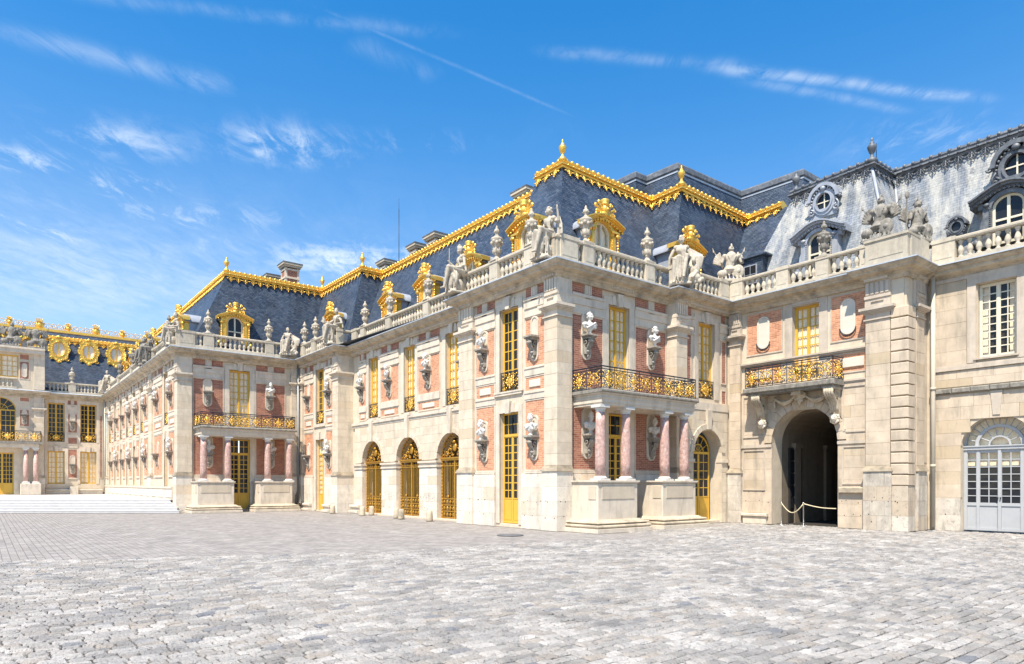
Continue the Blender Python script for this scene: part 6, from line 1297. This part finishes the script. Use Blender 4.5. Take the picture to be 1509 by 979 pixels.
# near court: pale granite setts laid one by one; far court: small brownish setts
def border(y):    # x of the line between the two pavings
    pts = [(-60, -14), (-15, -1.0), (-11.4, .8), (-7.9, 2.4), (-3.9, 2.5), (-1.2, 3.4), (1.2, 4.4), (2, 0.5), (12, .5)]
    for (ya, xa), (yb, xb) in zip(pts, pts[1:]):
        if ya <= y <= yb: return xa+(xb-xa)*(y-ya)/(yb-ya)
    return .5
ct, st = math.cos(TH), math.sin(TH)
def cam_dr(x, y): dx, dy = x-CAMX, y-CAMY; return (-ct*dx+st*dy, st*dx+ct*dy)
stones = []; r = random.Random(4)
x = -5.0; row = 0
while x < 22:
    w_ = r.uniform(.125, .165); y = -40+r.uniform(0, .3)
    while y < 12:
        l = r.uniform(.15, .29); cx, cy = x+w_/2, y+l/2; Dp, Rp = cam_dr(cx, cy); yy0 = y; y += l
        if Dp < 4.6 or Dp > 30 or abs(Rp) > Dp*.80+.8: continue
        if cx < border(cy) or cy > 11.1: continue
        if cy > 9.3 and cx < 7.5 and not (2.4 < cx < 4.9): continue
        if cx < .2 and cy > 0: continue
        stones.append((Dp, x+.05*math.sin(.8*cy)+.02*math.sin(2.3*cy+x), yy0, w_, l))
    x += w_
stones.sort()
def sett(mb, x0, y0, w_, l, rr):
    g = .008; c = .02; tl = rr.uniform(-.006, .006); t = [tl+rr.uniform(-.007, .007) for _ in range(4)]; j = lambda: rr.uniform(-.008, .008)
    x1, y1 = x0+w_-g, y0+l-g; x0 += g; y0 += g
    b = [(x0, y0), (x1, y0), (x1, y1), (x0, y1)]; cc = [(x0+c+j(), y0+c+j()), (x1-c+j(), y0+c+j()), (x1-c+j(), y1-c+j()), (x0+c+j(), y1-c+j())]
    vs = [(*p, -.055) for p in b]+[(*p, -.016+t[i]*.5) for i, p in enumerate(b)]+[(*p, t[i]) for i, p in enumerate(cc)]
    mb.cur = rr.uniform(.001, .999); mb.add(vs, [(0, 1, 5, 4), (1, 2, 6, 5), (2, 3, 7, 6), (3, 0, 4, 7), (4, 5, 9, 8), (5, 6, 10, 9), (6, 7, 11, 10), (7, 4, 8, 11), (8, 9, 10, 11)])
court = struct('court_paving', MB().add([(-30, -60, -.05), (-.7, -15, -.05), (1.1, -11.4, -.05), (2.7, -7.9, -.05), (2.8, -3.9, -.05), (3.75, -1.2, -.05), (4.7, 1.2, -.05), (2, 9.3, -.05), (-60, 9.3, -.05), (-60, -60, -.05)], [tuple(range(10))]).mesh('court_paving', FAR), .038)
near = [s for s in stones if -.02 < 1 and abs(cam_dr(s[1], s[2])[1]) < s[0]*.775][:300]; ns = set(id(s) for s in near)
for i, s in enumerate(near):
    mb = MB(); sett(mb, 0, 0, s[3], s[4], r); ob('cobblestone', mb.mesh('cobblestone', COB), court, Matrix.Translation((s[1], s[2], -.038)))
mb = MB()
for s in stones:
    if id(s) not in ns: sett(mb, s[1], s[2], s[3], s[4], r)
o = ob('cobblestones', mb.mesh('cobblestones', COB), court, Matrix.Translation((0, 0, -.038))); o['kind'] = 'stuff'
# steps to the raised court
for i in range(5):
    e = .52*i; z = .14*(i+1)
    a = Vector((-22.9-e, -6.95)); b = Vector((-29.5-e, -15.2)); u = (b-a); b = a+u*6; back = Vector((-52, -6.95))
    poly = [(a.x, a.y), (-52, -6.95), (-52, b.y), (b.x, b.y)]
    m_ = MB(); n = 4; m_.add([(*p, z-.135) for p in poly]+[(*p, z) for p in poly], [(4, 5, 6, 7), (0, 1, 5, 4), (1, 2, 6, 5), (2, 3, 7, 6), (3, 0, 4, 7)][::1]); 
    o = struct('step' if i < 4 else 'raised_court', m_.mesh('step', STEP), -.002*i)
    u.normalize(); L_ = 22
    for k in range(14):
        p = a+u*(.05+1.15*k); q = Vector((u.y, -u.x)); nn = q if q.x > 0 else -q
        ob('step_slab', cached('slab', lambda: MB().cbox(0, 1.135, -.5, .010, 0, .05, .006).mesh('step_slab', STEP)), o, Matrix.Translation((p.x, p.y, z-.046)) @ Matrix.Rotation(math.atan2(u.y, u.x), 4, 'Z') @ Matrix.Rotation(PI, 4, 'Z') @ Matrix.Translation((-1.135, 0, 0)))
def dowels(F, x0, x1, d, seed, rows=(.48, .98, 1.02)):
    q = random.Random(seed); mb = MB()
    for z in rows:
        x = x0+q.uniform(.05, .3)
        while x < x1:
            mb.ball((x, -(d-.004), z+q.uniform(-.05, .05)), (.022, .012, .026), 6, 4); x += q.uniform(.25, .8)
    F.put('dowel_hole', mb.mesh('dowel_hole', DARK), 0, 0, 0)['kind'] = 'stuff'
dowels(FL, -5.9, -5.1, .07, 1); dowels(FL, -4.9, -3.7, -.03, 2); dowels(FL, -1.9, -.75, -.03, 3); dowels(FL, -.65, 0, .07, 4); dowels(FR, .05, .65, .06, 5); dowels(FB, -16.9, -16.7, 0, 6); dowels(FB, -14.3, -12.9, 0, 7); dowels(FB, -10.5, -9.1, 0, 8)
dowels(FE, 5.05, 6.0, -.02, 9); dowels(FQ, 6.1, 6.85, .07, 10, (.3, .52, 1.03, 1.1)); dowels(FQ, 6.95, 7.4, 0, 11); dowels(FF, 7.8, 8.3, .03, 12, (.55,)); dowels(FP, -18.7, -18.1, .07, 13); dowels(FE, 1.1, 2.2, -.02, 14, (.9, 1.3))
# bollards, drain cover, rope barrier
bl = ['stone bollard nearest the arcade end pavilion', 'stone bollard at the left jamb of the first golden gate', 'stone bollard in front of the first golden gate', 'stone bollard at the left jamb of the middle golden gate', 'stone bollard in front of the middle golden gate', 'stone bollard nearest the viewer beside the last golden gate']
for (x, y), l in zip(((-17.4, -.55), (-14.2, -.35), (-14.6, .35), (-11.1, -.1), (-10.2, -.35), (-7.9, -.25)), bl):
    tag(ob('stone_bollard', cached('boll', lambda: MB().lathe([(.15, 0), (.15, .05), (.135, .30), (.125, .42), (.10, .455), (.05, .465)], 12).mesh('stone_bollard', CORN)), None, Matrix.Translation((x, y, 0))), l, 'bollard', 'stone bollards in front of the gates')
tag(ob('drain_cover', MB().lathe([(.42, 0), (.42, .012), (.36, .014), (.02, .016)], 24).mesh('drain_cover', LEADD), None, Matrix.Translation((.3, -2.26, 0))), 'round dark drain cover in the paving in front of the near pavilion', 'drain cover')
posts = []
for x, l in ((2.85, 'slim metal barrier post in the carriage arch, left of the pair'), (3.75, 'slim metal barrier post in the carriage arch, right of the pair')):
    o = base_obj('barrier_post', Matrix.Translation((x, 9.25, 0)), l, 'barrier post', 'barrier posts in the carriage arch'); ob('post', cached('bp', lambda: MB().lathe([(.022, 0), (.022, .86), (.03, .87), (.03, .9), (.01, .92)], 10).mesh('post', CHROME)), o); ob('post_base', cached('bpb', lambda: MB().lathe([(.15, 0), (.15, .015), (.03, .03)], 16).mesh('post_base', CHROME)), o)
tag(ob('barrier_rope', MB().tube([(2.85+.9*k/12, 9.25, .86-.36*math.sin(PI*k/12)) for k in range(13)]+[(3.75+1.15*k/10, 9.25+.2*k/10, .86-.16*k/10-.05*math.sin(PI*k/10)) for k in range(11)], .02, 6).mesh('barrier_rope', ROPE)), 'gold rope hung between the posts across the carriage arch', 'rope')
print('objects', len(bpy.data.objects))
